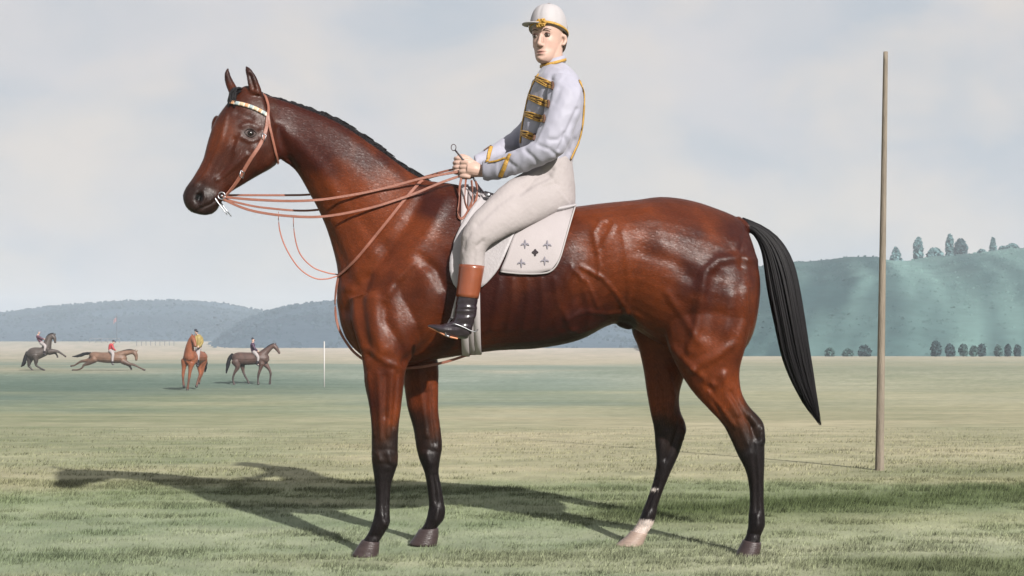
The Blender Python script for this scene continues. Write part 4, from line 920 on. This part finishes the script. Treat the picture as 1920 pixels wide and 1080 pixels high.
for s in (-1, 1):
    mb = MB(); mb.add(*ball(hw_(.0765, s * .032, .121), (.0125, .0115, .0095), 14, 10)); e_ = mb.build('eye', M_eye, per)
    mb = MB(); mb.add(*ball(hw_(.0842, s * .032 + .001, .121), (.0052, .0064, .0064), 12, 8)); mb.build('iris', M_iris, e_)
    mb = MB(); mb.add(*tube([hw_(.0835, s * .019, .1245), hw_(.0885, s * .031, .1285), hw_(.080, s * .046, .1235)], [.0014, .0028, .0014], 6, 4)); mb.build('eyelid', mat('lid_dark', lin((88, 58, 50)), 0.5), e_)
    mb = MB(); mb.add(*tube([hw_(.0905, s * .014, .142), hw_(.0925, s * .030, .147), hw_(.080, s * .052, .142)], [.0014, .0022, .0012], 6, 4)); mb.build('eyebrow', M_hairbr, per)
v, f = hring([(.055, -.02, -.07, .045), (.075, .0, -.090, .062), (.10, .012, -.102, .069), (.125, .03, -.107, .0745), (.15, .04, -.108, .0775), (.18, .04, -.108, .078)], grow=.0015); mk('hair', v, f, M_hairbr, per)
# jacket
J = MB()
J.add(*loft(TORSO, Y0, 32, 4)); J.add(*loft(ARM_N, Y0, 24, 5, grow=.003)); J.add(*loft(ARM_F, Y0, 24, 5, grow=.003))
jv, jq, je = remesh(J, 0.0055, 8)
jn = vnormals(jv, jq)
def folds(v, n, amp, s, seed, st=(1, 1, 1)):
    a = np.empty(len(v))
    for i, p in enumerate(v):
        q = (p[0] * s * st[0] + seed, p[1] * s * st[1], p[2] * s * st[2]); w = mnoise.noise(Vector(q)); a[i] = (1 - abs(w) * 2.2) * 0.6 + mnoise.noise(Vector((q[0] * 2.3, q[1] * 2.3, q[2] * 2.3))) * 0.4
    return v + n * (a * amp)[:, None]
jv = folds(jv, jn, .0065, 13, 3.0, (1.2, 1, .7))
jpx = np.column_stack([960 + F * jv[:, 0] / jv[:, 1], HOR - F * (jv[:, 2] - CH) / jv[:, 1]]); near = np.clip(-jn[:, 1] * 1.6, 0, 1); dd = np.zeros(len(jv))
for ln, w, a in (([(1034, 150), (1026, 190), (1014, 232), (1000, 262)], 5, -.010), ([(1082, 205), (1064, 245), (1048, 280)], 4, -.008), ([(1010, 272), (1030, 280), (1044, 292)], 4, -.006), ([(985, 282), (1000, 296), (1010, 308)], 4, -.006), ([(1060, 258), (1066, 280), (1060, 300)], 4, -.006), ([(1050, 165), (1040, 190)], 6, -.005), ([(950, 300), (965, 312)], 4, -.005), ([(1055, 150), (1075, 158)], 5, -.004), ([(1030, 262), (1046, 262), (1058, 250)], 4, -.006), ([(1078, 262), (1070, 285)], 4, -.006), ([(940, 275), (965, 280)], 4, -.006)):
    dd += a * np.exp(-(poly_dist(jpx, ln) / w) ** 2)
jv = jv + jn * (dd * near)[:, None]
jac = mk('jacket', jv, jq, M_silk, per)
JB = BVHTree.FromPolygons([tuple(v) for v in jv], [tuple(int(i) for i in q) for q in jq])
def jline(line, off=.004, n=16):
    L = resample(np.array(line, float), n); C, Nn = [], []
    for x, y in L:
        p, q = proj(x, y, off, JB)
        if p is None:
            h = JB.find_nearest(Vector(P(x, y, Y0 - .03))); p = np.array(h[0] + h[1] * off); q = np.array(h[1])
        C.append(p); Nn.append(q)
    return np.array(C), np.array(Nn)
for (x0, y0), (x1, y1) in (((1005, 148), (1037, 162)), ((992, 182), (1029, 196)), ((985, 214), (1021, 224)), ((979, 250), (1002, 257))):
    mb = MB()
    for k, dy in enumerate((-5.5, -1.8, 2.0, 5.5)):
        w = 1.4 * math.sin(k * 2)
        C, _ = jline([(x0, y0 + dy * .7), ((x0 * 2 + x1) / 3, (2 * y0 + y1) / 3 + dy + w), ((x0 + 2 * x1) / 3, (y0 + 2 * y1) / 3 + dy - w), (x1, y1 + dy * .8)]); mb.add(*tube(C, .0036, 7, 1, interp=False))
    fb = mb.build('braid', M_gold, jac); mb = MB()
    for dy in (-3.6, 0.2, 3.8):
        C, _ = jline([(x0 + 4, y0 + dy), ((x0 + x1) / 2, (y0 + y1) / 2 + dy), (x1, y1 + dy)], .003); mb.add(*tube(C, .0035, 6, 1, interp=False))
    C, _ = jline([(x1, y1 - 7), (x1 + 1.5, y1), (x1 - 1, y1 + 7)], .004, 8); mb.add(*tube(C, .006, 7, 1, interp=False)); mb.build('dark_cord', M_dkbr, jac)
def trim(line, w=.014, n=36, off=.003, m=None, name='gold_trim'):
    C, Nn = jline(line, off, n); v, f = ribbon(C, Nn, w, .003); return mk(name, v, f, m or M_gold, jac)
trim([(1010, 140), (1000, 158), (991, 182), (984, 214), (979, 242), (976.5, 268)], .012)
trim([(1086, 152), (1094, 176), (1093.5, 210), (1090.5, 240), (1084, 266), (1076, 284), (1069, 299)], .014)
trim([(957, 289), (951, 300), (945, 316), (938, 331)], .020); trim([(917, 305), (932, 302), (948, 296)], .009)
trim([(921, 276), (917, 288), (914, 304)], .018); trim([(908, 283), (921, 274)], .006, 10, m=M_dkbr, name='dark_trim')
def neck_ring(z0, w, r_, m, name, th=0.004):
    n = 40; R = []
    for k in range(n):
        a = 2 * math.pi * k / n; px = 1037 + 23.5 * math.cos(a); py = z0 - 6.5 * math.cos(a); c = P(px, py, Y0 + .062 * math.sin(a)); o_ = np.array((math.cos(a), math.sin(a), 0))
        R.append([c + o_ * (r_ - th), c + o_ * r_, c + o_ * r_ + (0, 0, w), c + o_ * (r_ - th) + (0, 0, w)])
    R = np.array(R); f = [(i * 4 + j, i * 4 + (j + 1) % 4, ((i + 1) % n) * 4 + (j + 1) % 4, ((i + 1) % n) * 4 + j) for i in range(n) for j in range(4)]
    mk(name, R.reshape(-1, 3), f, m, jac)
neck_ring(124, .036, .0, M_silk, 'collar'); neck_ring(121, .013, .004, M_gold, 'collar_braid')
# breeches
T = MB(); T.add(*loft(PELV, Y0, 30, 4)); T.add(*loft(THIGH, Y0, 26, 5)); T.add(*loft(THIGH, Y0, 26, 5, flip=True))
tv, tq, te = remesh(T, 0.006, 7); tn = vnormals(tv, tq)
tv = folds(tv, tn, .0035, 9, 7.0, (1, 1, 1)); tpx = np.column_stack([960 + F * tv[:, 0] / tv[:, 1], HOR - F * (tv[:, 2] - CH) / tv[:, 1]]); dd = np.zeros(len(tv))
for ln, w, a in (([(1035, 318), (1005, 330), (985, 348)], 6, -.012), ([(1030, 330), (1000, 345), (975, 362)], 6, -.010), ([(1040, 345), (1015, 352)], 5, -.006), ([(975, 352), (930, 385), (895, 420)], 6, -.006), ([(880, 440), (872, 450), (869, 468)], 4, -.005), ([(905, 452), (895, 462)], 4, -.006), ([(1050, 310), (1046, 345)], 3, -.004), ([(890, 470), (888, 495)], 4, -.004)):
    dd += a * np.exp(-(poly_dist(tpx, ln) / w) ** 2)
tv = tv + tn * (dd * np.clip(-tn[:, 1] * 1.6, 0, 1))[:, None]
mk('breeches', tv, tq, M_breech, per)
# boots
for fl in (False, True):
    K = MB(); K.add(*loft(BOOT, Y0, 26, 5, flip=fl)); K.add(*loft(FOOT, Y0, 22, 5, flip=fl)); kv, kq, ke = remesh(K, 0.0045, 5); kn = vnormals(kv, kq)
    kp = HOR - F * (kv[:, 2] - CH) / (2 * Y0 - kv[:, 1] if fl else kv[:, 1]); kv = folds(kv, kn * (smoothstep(560, 572, kp) * .9 + .1)[:, None], .005, 20, 1.0, (.5, .5, 2.2))
    bt = mk('boot', kv, kq, M_boot, per)
    v, f = loft([(861, 496, 908, 499, -.295, .055), (859, 526, 902.5, 529, -.297, .053), (855.5, 556, 896.5, 560, -.30, .048)], Y0, 28, 5, grow=.002, flip=fl); mk('boot_top', v, f, M_top, bt)
    mb = MB(); so_ = [(803, 613, -.316), (820, 621, -.311), (838, 630, -.307), (858, 635, -.304)]
    q = [P(x, y, Y0 + d) for x, y, d in so_]; q = [mirror(p) for p in q] if fl else q
    mb.add(*tube(q, [.008, .022, .030, .028], 10, 4, flat=.16)); mb.build('sole', mat('tan_sole', lin((190, 130, 100)), .6), bt)
    q = [P(x, y, Y0 + d) for x, y, d in ((849, 606, -.350), (866, 612, -.345), (888, 622, -.33), (896, 618, -.312))]; q = [mirror(p) for p in q] if fl else q
    mb = MB(); mb.add(*tube(q, .0026, 6, 3)); mb.build('spur', M_steel, bt)
# cap
n = 120; R = []
for i in range(15):
    t = i / 14; R.append([])
    for k in range(n):
        a = 2 * math.pi * k / n; rim = .155 + .022 * math.cos(a) - .004
        top = .276; ph = t * math.pi / 2; r_ = math.cos(ph) ** .66; seam = 1 - .028 * abs(math.cos(a * 3)) ** 22 * math.sin(ph * 2)
        z_ = rim + (top - rim) * math.sin(ph) ** 1.0
        R[-1].append(hw_(-.006 + .109 * r_ * math.cos(a) * seam, .089 * r_ * math.sin(a) * seam, z_))
v, f = rings_to_mesh(np.array(R)); cap = mk('cap', v, f, M_capw, per)
R = []
for k in range(n):
    a = 2 * math.pi * k / n; rim = .155 + .022 * math.cos(a) - .006; e_ = np.array([(.110, .090, 0), (.1122, .0925, .003), (.1122, .0925, .010), (.109, .089, .013)])
    R.append([hw_(-.006 + q[0] * math.cos(a), q[1] * math.sin(a), rim + q[2]) for q in e_])
f = [(i * 4 + j, i * 4 + (j + 1) % 4, ((i + 1) % n) * 4 + (j + 1) % 4, ((i + 1) % n) * 4 + j) for i in range(n) for j in range(4)]
mk('cap_band', np.array(R).reshape(-1, 3), f, M_gold, cap)
pa = math.radians(-26); pc_, ps_ = math.cos(pa), math.sin(pa)
pk = MB(); rows = []
for i in range(9):
    t = i / 8; yy = -.058 + .116 * t; s_ = math.sqrt(max(0, 1 - (yy / .0595) ** 2)); rows.append((yy, .068 + .03 * s_, .084 + .062 * s_))
v = []; 
for dz in (0, -.004):
    for yy, xa, xb in rows:
        for q in (0, .5, 1): x = xa + (xb - xa) * q; v.append(hw_(x * pc_ - yy * ps_, x * ps_ + yy * pc_, .178 - .02 * (x - .09) + dz - .8 * yy * yy))
f = []; M2 = 27
for i in range(8):
    for j in range(2): a = i * 3 + j; f += [(a, a + 1, a + 4, a + 3), (M2 + a, M2 + a + 3, M2 + a + 4, M2 + a + 1)]
    f += [(i * 3 + 2, M2 + i * 3 + 2, M2 + i * 3 + 5, i * 3 + 5), (i * 3, i * 3 + 3, M2 + i * 3 + 3, M2 + i * 3)]
f += [(0, M2, M2 + 1, 1), (1, M2 + 1, M2 + 2, 2), (24, 25, M2 + 25, M2 + 24), (25, 26, M2 + 26, M2 + 25)]
mk('cap_peak', v, f, M_capw, cap)
mb = MB(); mb.add(*ball(hw_(-.006, 0, .2775), (.011, .011, .006), 12, 8)); mb.build('cap_button', M_dkbr, cap)
mb = MB(); random.seed(4)
for k in range(9):
    a0 = .35 * (k % 3 - 1); z0 = .180 - .010 * (k // 3); c = hw_(.110, .012 + .013 * (k % 3 - 1), z0); r_ = .008
    mb.add(*tube([c + hl * r_ * math.cos(b) * (1.2 if k % 2 else .8) + hu * r_ * .8 * math.sin(b) + hf * .004 * math.sin(2 * b + k) for b in np.linspace(0, 2 * np.pi, 11)], .0046, 7, 1, interp=False))
mb.build('cap_bow', M_gold, cap)
# whip
w_ = MB(); yw = Y0 - .10; w_.add(*tube([P(853, 281, yw), P(871, 304, yw), P(893, 343, yw), P(911, 366, yw - .03)], [.004, .0045, .0045, .004], 8, 4))
wo = empty('whip', P(885, 319, yw)); w_.build('shaft', mat('whip_black', lin((40, 32, 36)), .4), wo)
mb = MB(); mb.add(*tube([P(850.5 + 4.6 * math.cos(a), 276.5 + 6 * math.sin(a), yw) for a in np.linspace(0.6, 0.6 + 2 * np.pi, 14)], .0022, 6, 1, interp=False)); mb.build('loop', mat('whip_loop', lin((70, 60, 62)), .5), wo)
mb = MB(); mb.add(*ball(P(915, 366, yw - .03), (.014, .010, .012), 12, 8)); mb.build('knob', M_steel, wo); tag(wo, 'thin dark whip with a loop end held in the fist of the jockey in white', 'whip')
# ================================================================ FAR HORSES AND RIDERS
def pxz(zx, zy, z): return zx + z[0] / z[2], zy + z[1] / z[2]
def limb(mb, pts, Yc, org, sc, w=1.0, n=10):
    """round limb through (x, y, radius[, dY]) points of an enlarged detail"""
    q, r_ = [], []
    for p in pts:
        x, y = org[0] + p[0] / sc, org[1] + p[1] / sc; Y = Yc + (p[3] if len(p) > 3 else 0); q.append(P(x, y, Y)); r_.append(p[2] / sc * Y / F * w)
    q, r_ = np.array(q), np.array(r_)
    e0 = q[0] - (q[1] - q[0]) / (np.linalg.norm(q[1] - q[0]) + 1e-9) * r_[0] * .6; e1 = q[-1] + (q[-1] - q[-2]) / (np.linalg.norm(q[-1] - q[-2]) + 1e-9) * r_[-1] * .5
    q = np.vstack([e0, q, e1]); r_ = np.concatenate([[r_[0] * .5], r_, [r_[-1] * .5]])
    mb.add(*tube(q, r_, n, 4)); return mb
def far_horse(D, Yc, org, sc, label, coat, dark):
    mb = MB()
    for l in D['body']: limb(mb, l, Yc, org, sc, n=14)
    v, q, e = remesh(mb, 0.018, 6)
    zmin = v[:, 2].min(); X, Y = v[v[:, 2] < zmin + .12][:, :2].mean(0); dz = float(ground_z(X, Y)) - .015 - zmin; v[:, 2] += dz
    nz = fbm(v[:, 0] * 6 + v[:, 1] * 5, v[:, 2] * 6, 3) - .5; k = smoothstep(.75, .45, v[:, 2] - (zmin + dz))[:, None] * .75
    c = coat * (1 + .7 * nz[:, None]); c = c * (1 - k) + dark * k
    org3 = (X, Y, zmin + dz); h = mk('horse', v, q, M_farcoat, origin=org3, attrs=np.clip(c * .62 * np.array([1.1, 1, .92]), .003, 1)); tag(h, label, 'horse', 'horses and riders out on the far turf')
    mb = MB(); limb(mb, D['tail'], Yc, org, sc); w = mb.V(); w[:, 2] += dz; g = np.random.default_rng(3); w = w + g.normal(0, .012, w.shape); mk('tail', w, mb.f, M_hair, h)
    mb = MB(); limb(mb, D['mane'], Yc, org, sc); w = mb.V(); w[:, 2] += dz; mk('mane', w, mb.f, M_hair, h)
    for p in D['hoof']:
        mb = MB(); limb(mb, p, Yc, org, sc); w = mb.V(); w[:, 2] += dz; mk('hoof', w, mb.f, M_hoof, h)
    return h, dz
def far_rider(D, Yc, org, sc, dz, label, mj, mc):
    mb = MB()
    for l in D['rider']: limb(mb, l, Yc, org, sc)
    v, q, e = remesh(mb, 0.014, 4); v[:, 2] += dz; o3 = P(org[0] + D['hip'][0] / sc, org[1] + D['hip'][1] / sc, Yc); o3[2] += dz
    p = mk('person', v, q, M_skin, origin=o3, attrs=np.tile(lin((166, 138, 126)), (len(v), 1))); tag(p, label, 'person', 'horses and riders out on the far turf')
    for nm, m in (('jacket', mj), ('breeches', M_breech), ('boot', M_boot), ('cap', mc)):
        if nm not in D: continue
        for grp in ([D[nm]] if nm != 'boot' else [[l] for l in D[nm]]):
            mb = MB()
            for l in grp: limb(mb, l, Yc, org, sc, n=12)
            if len(grp) > 1: v, q, e = remesh(mb, 0.014, 4); 
            else: v, q = mb.V(), mb.f
            v = np.array(v); v[:, 2] += dz; mk(nm, v, q, m, p)
M_farcoat = mat('far_coat', (0, 0, 0), .5, .35, attr=True, var=.25, vscale=5)
SH = .16     # half the spacing between near and off legs
# walking dark horse
ow = (260, 600); sw = 5.053; Yw_ = 70.0
D = dict(body=[[(912, 362, 46), (950, 365, 58), (1020, 370, 61), (1090, 368, 59), (1150, 365, 60), (1195, 372, 50), (1214, 385, 36)], [(1165, 345, 48), (1210, 300, 31), (1252, 264, 22), (1284, 246, 20)], [(1278, 246, 21), (1303, 268, 20), (1322, 298, 13), (1334, 318, 11)],
               [(1283, 238, 6, -.05), (1283, 218, 3, -.05)], [(1297, 240, 6, .05), (1301, 218, 3, .05)],
               [(915, 395, 38, -SH), (937, 448, 24, -SH), (908, 505, 12, -SH), (893, 556, 9, -SH), (898, 590, 9, -SH), (905, 612, 12, -SH)], [(980, 415, 28, SH), (990, 488, 13, SH), (1010, 538, 10, SH), (1034, 578, 8, SH), (1040, 596, 10, SH)],
               [(1165, 415, 30, -SH), (1152, 468, 16, -SH), (1136, 520, 12, -SH), (1130, 568, 8, -SH), (1134, 606, 11, -SH)], [(1198, 418, 27, SH), (1235, 468, 14, SH), (1250, 510, 11, SH), (1247, 560, 8, SH), (1243, 602, 11, SH)]],
         tail=[(886, 328, 11), (862, 365, 17), (847, 420, 17), (836, 475, 11), (830, 505, 3)], mane=[(1160, 298, 6), (1205, 270, 7), (1245, 242, 7), (1278, 228, 5)],
         hoof=[[(904, 606, 11, -SH), (902, 618, 13, -SH)], [(1040, 592, 10, SH), (1044, 601, 12, SH)], [(1133, 600, 10, -SH), (1135, 611, 13, -SH)], [(1243, 597, 10, SH), (1243, 608, 12, SH)]],
         hip=(1090, 320), rider=[[(1082, 190, 14), (1085, 205, 12)], [(1085, 210, 9), (1080, 240, 20), (1084, 280, 19), (1092, 310, 20)], [(1082, 238, 10, -.15), (1100, 275, 8, -.18), (1134, 302, 7, -.08)], [(1082, 238, 10, .15), (1102, 275, 8, .18), (1136, 304, 7, .06)],
                [(1095, 308, 18, -.12), (1122, 340, 14, -.28), (1132, 365, 11, -.3), (1125, 415, 8, -.3), (1136, 430, 6, -.3)], [(1095, 308, 18, .12), (1122, 340, 14, .28), (1132, 365, 11, .3), (1125, 415, 8, .3), (1136, 430, 6, .3)]],
         jacket=[[(1085, 216, 11), (1080, 240, 23), (1083, 278, 22), (1090, 300, 21)], [(1080, 238, 13, -.15), (1100, 274, 11, -.18), (1122, 293, 9, -.12)], [(1080, 238, 13, .15), (1100, 274, 11, .18), (1124, 295, 9, .12)]],
         breeches=[[(1090, 304, 23), (1094, 318, 21)], [(1095, 308, 20, -.12), (1122, 340, 16, -.28), (1132, 365, 13, -.3), (1129, 392, 10, -.3)], [(1095, 308, 20, .12), (1122, 340, 16, .28), (1132, 365, 13, .3), (1129, 392, 10, .3)]],
         boot=[[(1129, 392, 11, -.3), (1124, 425, 10, -.3), (1138, 432, 7, -.3)], [(1129, 392, 11, .3), (1124, 425, 10, .3), (1138, 432, 7, .3)]], cap=[[(1078, 184, 15), (1084, 180, 14)], [(1084, 192, 8), (1102, 196, 4)]])
M_navy = mat('dark_purple_silk', lin((58, 38, 58)), .5, .3); M_bcap = mat('black_cap', lin((34, 34, 44)), .5, .3)
h, dz = far_horse(D, Yw_, ow, sw, 'small dark brown horse walking right, nearest the big horse', lin((84, 66, 62)), lin((52, 46, 46)))
far_rider(D, Yw_, ow, sw, dz, 'far rider in a dark purple jacket on the walking brown horse', M_navy, M_bcap)
# chestnut horse seen from the front, hindquarters swung to the right
Yf_ = 62.0
D = dict(body=[[(486, 395, 60, -.75), (488, 385, 70, -.6), (505, 372, 72, -.2), (550, 366, 64, .5), (595, 366, 54, 1.1), (612, 365, 40, 1.4)], [(484, 370, 58, -.75), (482, 300, 46, -.85), (492, 235, 34, -.95), (506, 190, 26, -1.0)], [(508, 180, 25, -1.0), (524, 215, 21, -1.12), (534, 250, 14, -1.2), (538, 264, 12, -1.22)],
               [(505, 168, 7, -1.0), (504, 146, 3, -1.0)], [(528, 170, 7, -.95), (533, 148, 3, -.95)],
               [(438, 400, 36, -.65), (428, 470, 20, -.65), (421, 535, 14, -.65), (422, 590, 10, -.65), (428, 640, 12, -.65)], [(500, 420, 34, -.75), (488, 490, 18, -.75), (479, 558, 13, -.75), (470, 618, 10, -.75), (462, 678, 13, -.75)],
               [(585, 400, 42, 1.0), (577, 465, 24, 1.0), (582, 525, 14, 1.0), (562, 585, 10, .95), (549, 640, 11, .9)], [(612, 395, 40, 1.2), (608, 455, 22, 1.2), (600, 515, 14, 1.2), (580, 575, 9, 1.2), (572, 612, 10, 1.2)]],
         tail=[(618, 325, 11, 1.5), (634, 390, 15, 1.5), (634, 460, 14, 1.5), (628, 505, 4, 1.5)], mane=[(470, 300, 9, -.6), (478, 240, 8, -.7), (496, 180, 7, -.8), (512, 158, 6, -.9)],
         hoof=[[(427, 634, 11, -.65), (430, 648, 14, -.68)], [(464, 670, 12, -.75), (460, 684, 15, -.78)], [(549, 634, 11, .9), (547, 648, 13, .88)], [(572, 606, 10, 1.2), (570, 618, 12, 1.18)]],
         hip=(565, 290), rider=[[(543, 122, 14, -.2), (548, 142, 12, -.2)], [(552, 150, 10, -.1), (566, 180, 30, -.1), (570, 230, 28, -.1), (568, 280, 28, -.1)], [(545, 180, 14, -.3), (538, 230, 11, -.5), (532, 265, 9, -.6)], [(592, 185, 14, 0), (598, 230, 11, -.2), (562, 272, 9, -.55)],
                [(560, 290, 22, -.1), (562, 330, 18, -.3), (560, 370, 14, -.35), (560, 420, 11, -.3), (556, 450, 10, -.4)]],
         jacket=[[(552, 156, 13, -.1), (566, 180, 34, -.1), (571, 230, 33, -.1), (566, 272, 30, -.1)], [(545, 180, 17, -.3), (537, 230, 14, -.5), (533, 255, 11, -.58)], [(592, 185, 17, 0), (600, 230, 14, -.2), (572, 268, 11, -.5)]],
         breeches=[[(566, 280, 31, -.1), (564, 296, 28, -.1)], [(560, 290, 24, -.1), (562, 330, 20, -.32), (560, 370, 16, -.37), (560, 395, 14, -.35)]], boot=[[(560, 392, 15, -.36), (560, 425, 13, -.32), (556, 452, 12, -.42)]],
         cap=[[(541, 115, 18, -.2), (545, 109, 16, -.2)], [(548, 122, 10, -.24), (566, 125, 4, -.26)]])
h, dz = far_horse(D, Yf_, ow, sw, 'small chestnut horse facing the viewer on the far turf', lin((138, 84, 58)), lin((84, 58, 48)))
far_rider(D, Yf_, ow, sw, dz, 'far rider in a yellow jacket and black cap on the chestnut horse', mat('yellow_silk', lin((128, 112, 66)), .5, .3), M_bcap)
# galloping brown horse
og_ = (0, 600); sg = 6.4; Yg = 84.0; S = .15
D = dict(body=[[(1100, 425, 42), (1140, 435, 54), (1200, 447, 60), (1270, 452, 65), (1340, 452, 67), (1410, 455, 66), (1465, 460, 56), (1498, 468, 42)], [(1430, 428, 52), (1500, 400, 36), (1560, 388, 28), (1605, 385, 25)], [(1600, 386, 26), (1625, 410, 25), (1636, 450, 18), (1634, 482, 14)], [(1615, 372, 8, -.05), (1630, 356, 4, -.05)], [(1640, 378, 8, .05), (1652, 364, 4, .05)],
               [(1120, 455, 44, S), (1055, 486, 25, S), (975, 498, 15, S), (922, 528, 11, S), (890, 546, 9, S), (858, 551, 10, S)], [(1135, 470, 44, -S), (1065, 518, 26, -S), (1006, 543, 14, -S), (982, 578, 10, -S), (932, 598, 9, -S), (876, 602, 10, -S)],
               [(1470, 490, 38, -S), (1545, 526, 20, -S), (1610, 540, 14, -S), (1678, 574, 10, -S), (1730, 600, 11, -S)], [(1480, 500, 34, S), (1535, 536, 19, S), (1558, 556, 14, S), (1574, 586, 10, S)]],
         tail=[(1085, 398, 11), (1015, 408, 20), (945, 430, 16), (872, 438, 4)], mane=[(1440, 382, 8), (1510, 364, 9), (1565, 358, 8), (1605, 364, 6)],
         hoof=[[(864, 551, 9, S), (850, 553, 12, S)], [(884, 602, 9, -S), (868, 604, 12, -S)], [(1725, 597, 10, -S), (1738, 604, 13, -S)], [(1572, 580, 9, S), (1577, 592, 12, S)]],
         hip=(1330, 370), rider=[[(1366, 262, 14), (1362, 280, 12)], [(1352, 285, 10), (1336, 306, 26), (1330, 345, 25), (1326, 372, 24)], [(1345, 305, 12, -.15), (1362, 345, 10, -.18), (1390, 370, 8, -.05)], [(1345, 305, 12, .15), (1362, 345, 10, .18), (1392, 372, 8, .05)],
                [(1325, 372, 24, -.1), (1352, 405, 18, -.3), (1350, 460, 13, -.34), (1347, 520, 9, -.34), (1360, 538, 8, -.34)], [(1325, 372, 24, .1), (1352, 405, 18, .3), (1350, 460, 13, .34), (1347, 520, 9, .34), (1360, 538, 8, .34)]],
         jacket=[[(1352, 290, 13), (1336, 306, 30), (1328, 345, 29), (1326, 362, 26)], [(1345, 305, 15, -.15), (1362, 345, 13, -.18), (1380, 362, 10, -.1)], [(1345, 305, 15, .15), (1362, 345, 13, .18), (1382, 364, 10, .1)]],
         breeches=[[(1322, 368, 27), (1330, 385, 26)], [(1328, 374, 26, -.1), (1354, 405, 20, -.32), (1351, 460, 15, -.36), (1349, 500, 12, -.36)], [(1328, 374, 26, .1), (1354, 405, 20, .32), (1351, 460, 15, .36), (1349, 500, 12, .36)]],
         boot=[[(1349, 496, 13, -.36), (1347, 525, 11, -.36), (1364, 538, 9, -.36)], [(1349, 496, 13, .36), (1347, 525, 11, .36), (1364, 538, 9, .36)]], cap=[[(1360, 256, 17), (1368, 251, 15)], [(1372, 262, 9), (1392, 266, 4)]])
h, dz = far_horse(D, Yg, og_, sg, 'small brown horse at full stretch gallop on the far turf', lin((116, 92, 78)), lin((66, 56, 52)))
far_rider(D, Yg, og_, sg, dz, 'far rider in a red jacket on the galloping brown horse', mat('red_silk', lin((146, 48, 52)), .5, .3), M_bcap)
# rearing dark horse
Yr_ = 84.0
D = dict(body=[[(350, 405, 50), (375, 402, 66), (410, 400, 74), (450, 398, 74), (495, 388, 64), (540, 372, 56), (580, 352, 46)], [(555, 350, 56), (570, 280, 48), (590, 222, 38), (622, 188, 28)], [(622, 186, 28), (652, 212, 23), (660, 245, 16), (664, 270, 12)], [(650, 172, 7, -.05), (657, 156, 3, -.05)], [(664, 175, 7, .05), (668, 160, 3, .05)],
               [(425, 420, 52, -S), (432, 485, 28, -S), (434, 538, 15, -S), (476, 572, 11, -S), (525, 598, 11, -S)], [(365, 440, 48, S), (352, 505, 26, S), (348, 552, 15, S), (372, 578, 11, S), (388, 600, 10, S)],
               [(590, 375, 34, -S), (685, 374, 17, -S), (738, 402, 12, -S), (784, 433, 10, -S)], [(590, 392, 28, S), (658, 394, 14, S), (682, 418, 10, S), (690, 440, 9, S)]],
         tail=[(322, 385, 14), (303, 455, 22), (284, 520, 20), (255, 556, 5)], mane=[(545, 250, 10), (565, 200, 10), (600, 168, 9), (640, 156, 6)],
         hoof=[[(518, 596, 11, -S), (534, 602, 12, -S)], [(384, 596, 10, S), (394, 604, 12, S)], [(779, 429, 9, -S), (788, 438, 12, -S)], [(689, 434, 8, S), (691, 445, 11, S)]],
         hip=(500, 275), rider=[[(470, 148, 14), (466, 164, 11)], [(458, 172, 10), (456, 195, 20), (475, 235, 21), (500, 275, 22)], [(462, 200, 11, -.14), (496, 218, 9, -.18), (534, 228, 8, -.08)], [(462, 200, 11, .14), (496, 218, 9, .18), (536, 230, 8, .08)],
                [(500, 278, 19, -.1), (540, 310, 16, -.3), (535, 360, 11, -.34), (530, 400, 9, -.34), (545, 412, 8, -.34)], [(500, 278, 19, .1), (540, 310, 16, .3), (535, 360, 11, .34), (530, 400, 9, .34), (545, 412, 8, .34)]],
         jacket=[[(459, 178, 12), (456, 196, 23), (474, 234, 24), (494, 262, 23)], [(462, 200, 14, -.14), (496, 218, 12, -.18), (520, 225, 10, -.12)], [(462, 200, 14, .14), (496, 218, 12, .18), (522, 227, 10, .12)]],
         breeches=[[(492, 262, 24), (502, 282, 23)], [(502, 280, 21, -.1), (541, 310, 18, -.32), (536, 350, 13, -.36), (534, 372, 11, -.36)], [(502, 280, 21, .1), (541, 310, 18, .32), (536, 350, 13, .36), (534, 372, 11, .36)]],
         boot=[[(534, 368, 12, -.36), (530, 402, 10, -.36), (548, 413, 8, -.36)], [(534, 368, 12, .36), (530, 402, 10, .36), (548, 413, 8, .36)]], cap=[[(467, 141, 16), (474, 136, 14)], [(478, 146, 8), (496, 148, 4)]])
h, dz = far_horse(D, Yr_, og_, sg, 'small dark horse rearing on its hind legs at the far left', lin((76, 70, 68)), lin((48, 46, 46)))
far_rider(D, Yr_, og_, sg, dz, 'far rider leaning back on the rearing dark horse', mat('dark_red_silk', lin((78, 48, 62)), .5, .3), mat('grey_cap', lin((110, 110, 120)), .5, .3))
# ================================================================ air: one closed box of thin haze round everything
HZ = bpy.data.materials.new('haze_air'); HZ.use_nodes = True; t = HZ.node_tree; t.nodes.clear()
mo = N(t, 'ShaderNodeOutputMaterial'); pv = N(t, 'ShaderNodeVolumePrincipled')
pv.inputs['Color'].default_value = (0.80, 0.90, 1.0, 1); pv.inputs['Density'].default_value = 0.0006; pv.inputs['Anisotropy'].default_value = 0.0
t.links.new(pv.outputs[0], mo.inputs['Volume'])
hz = mk('haze', *box((0, 770, 25), (1500, 830, 29)), HZ, origin=(0, 770, 25), smooth=False); tag(hz, kind='stuff')
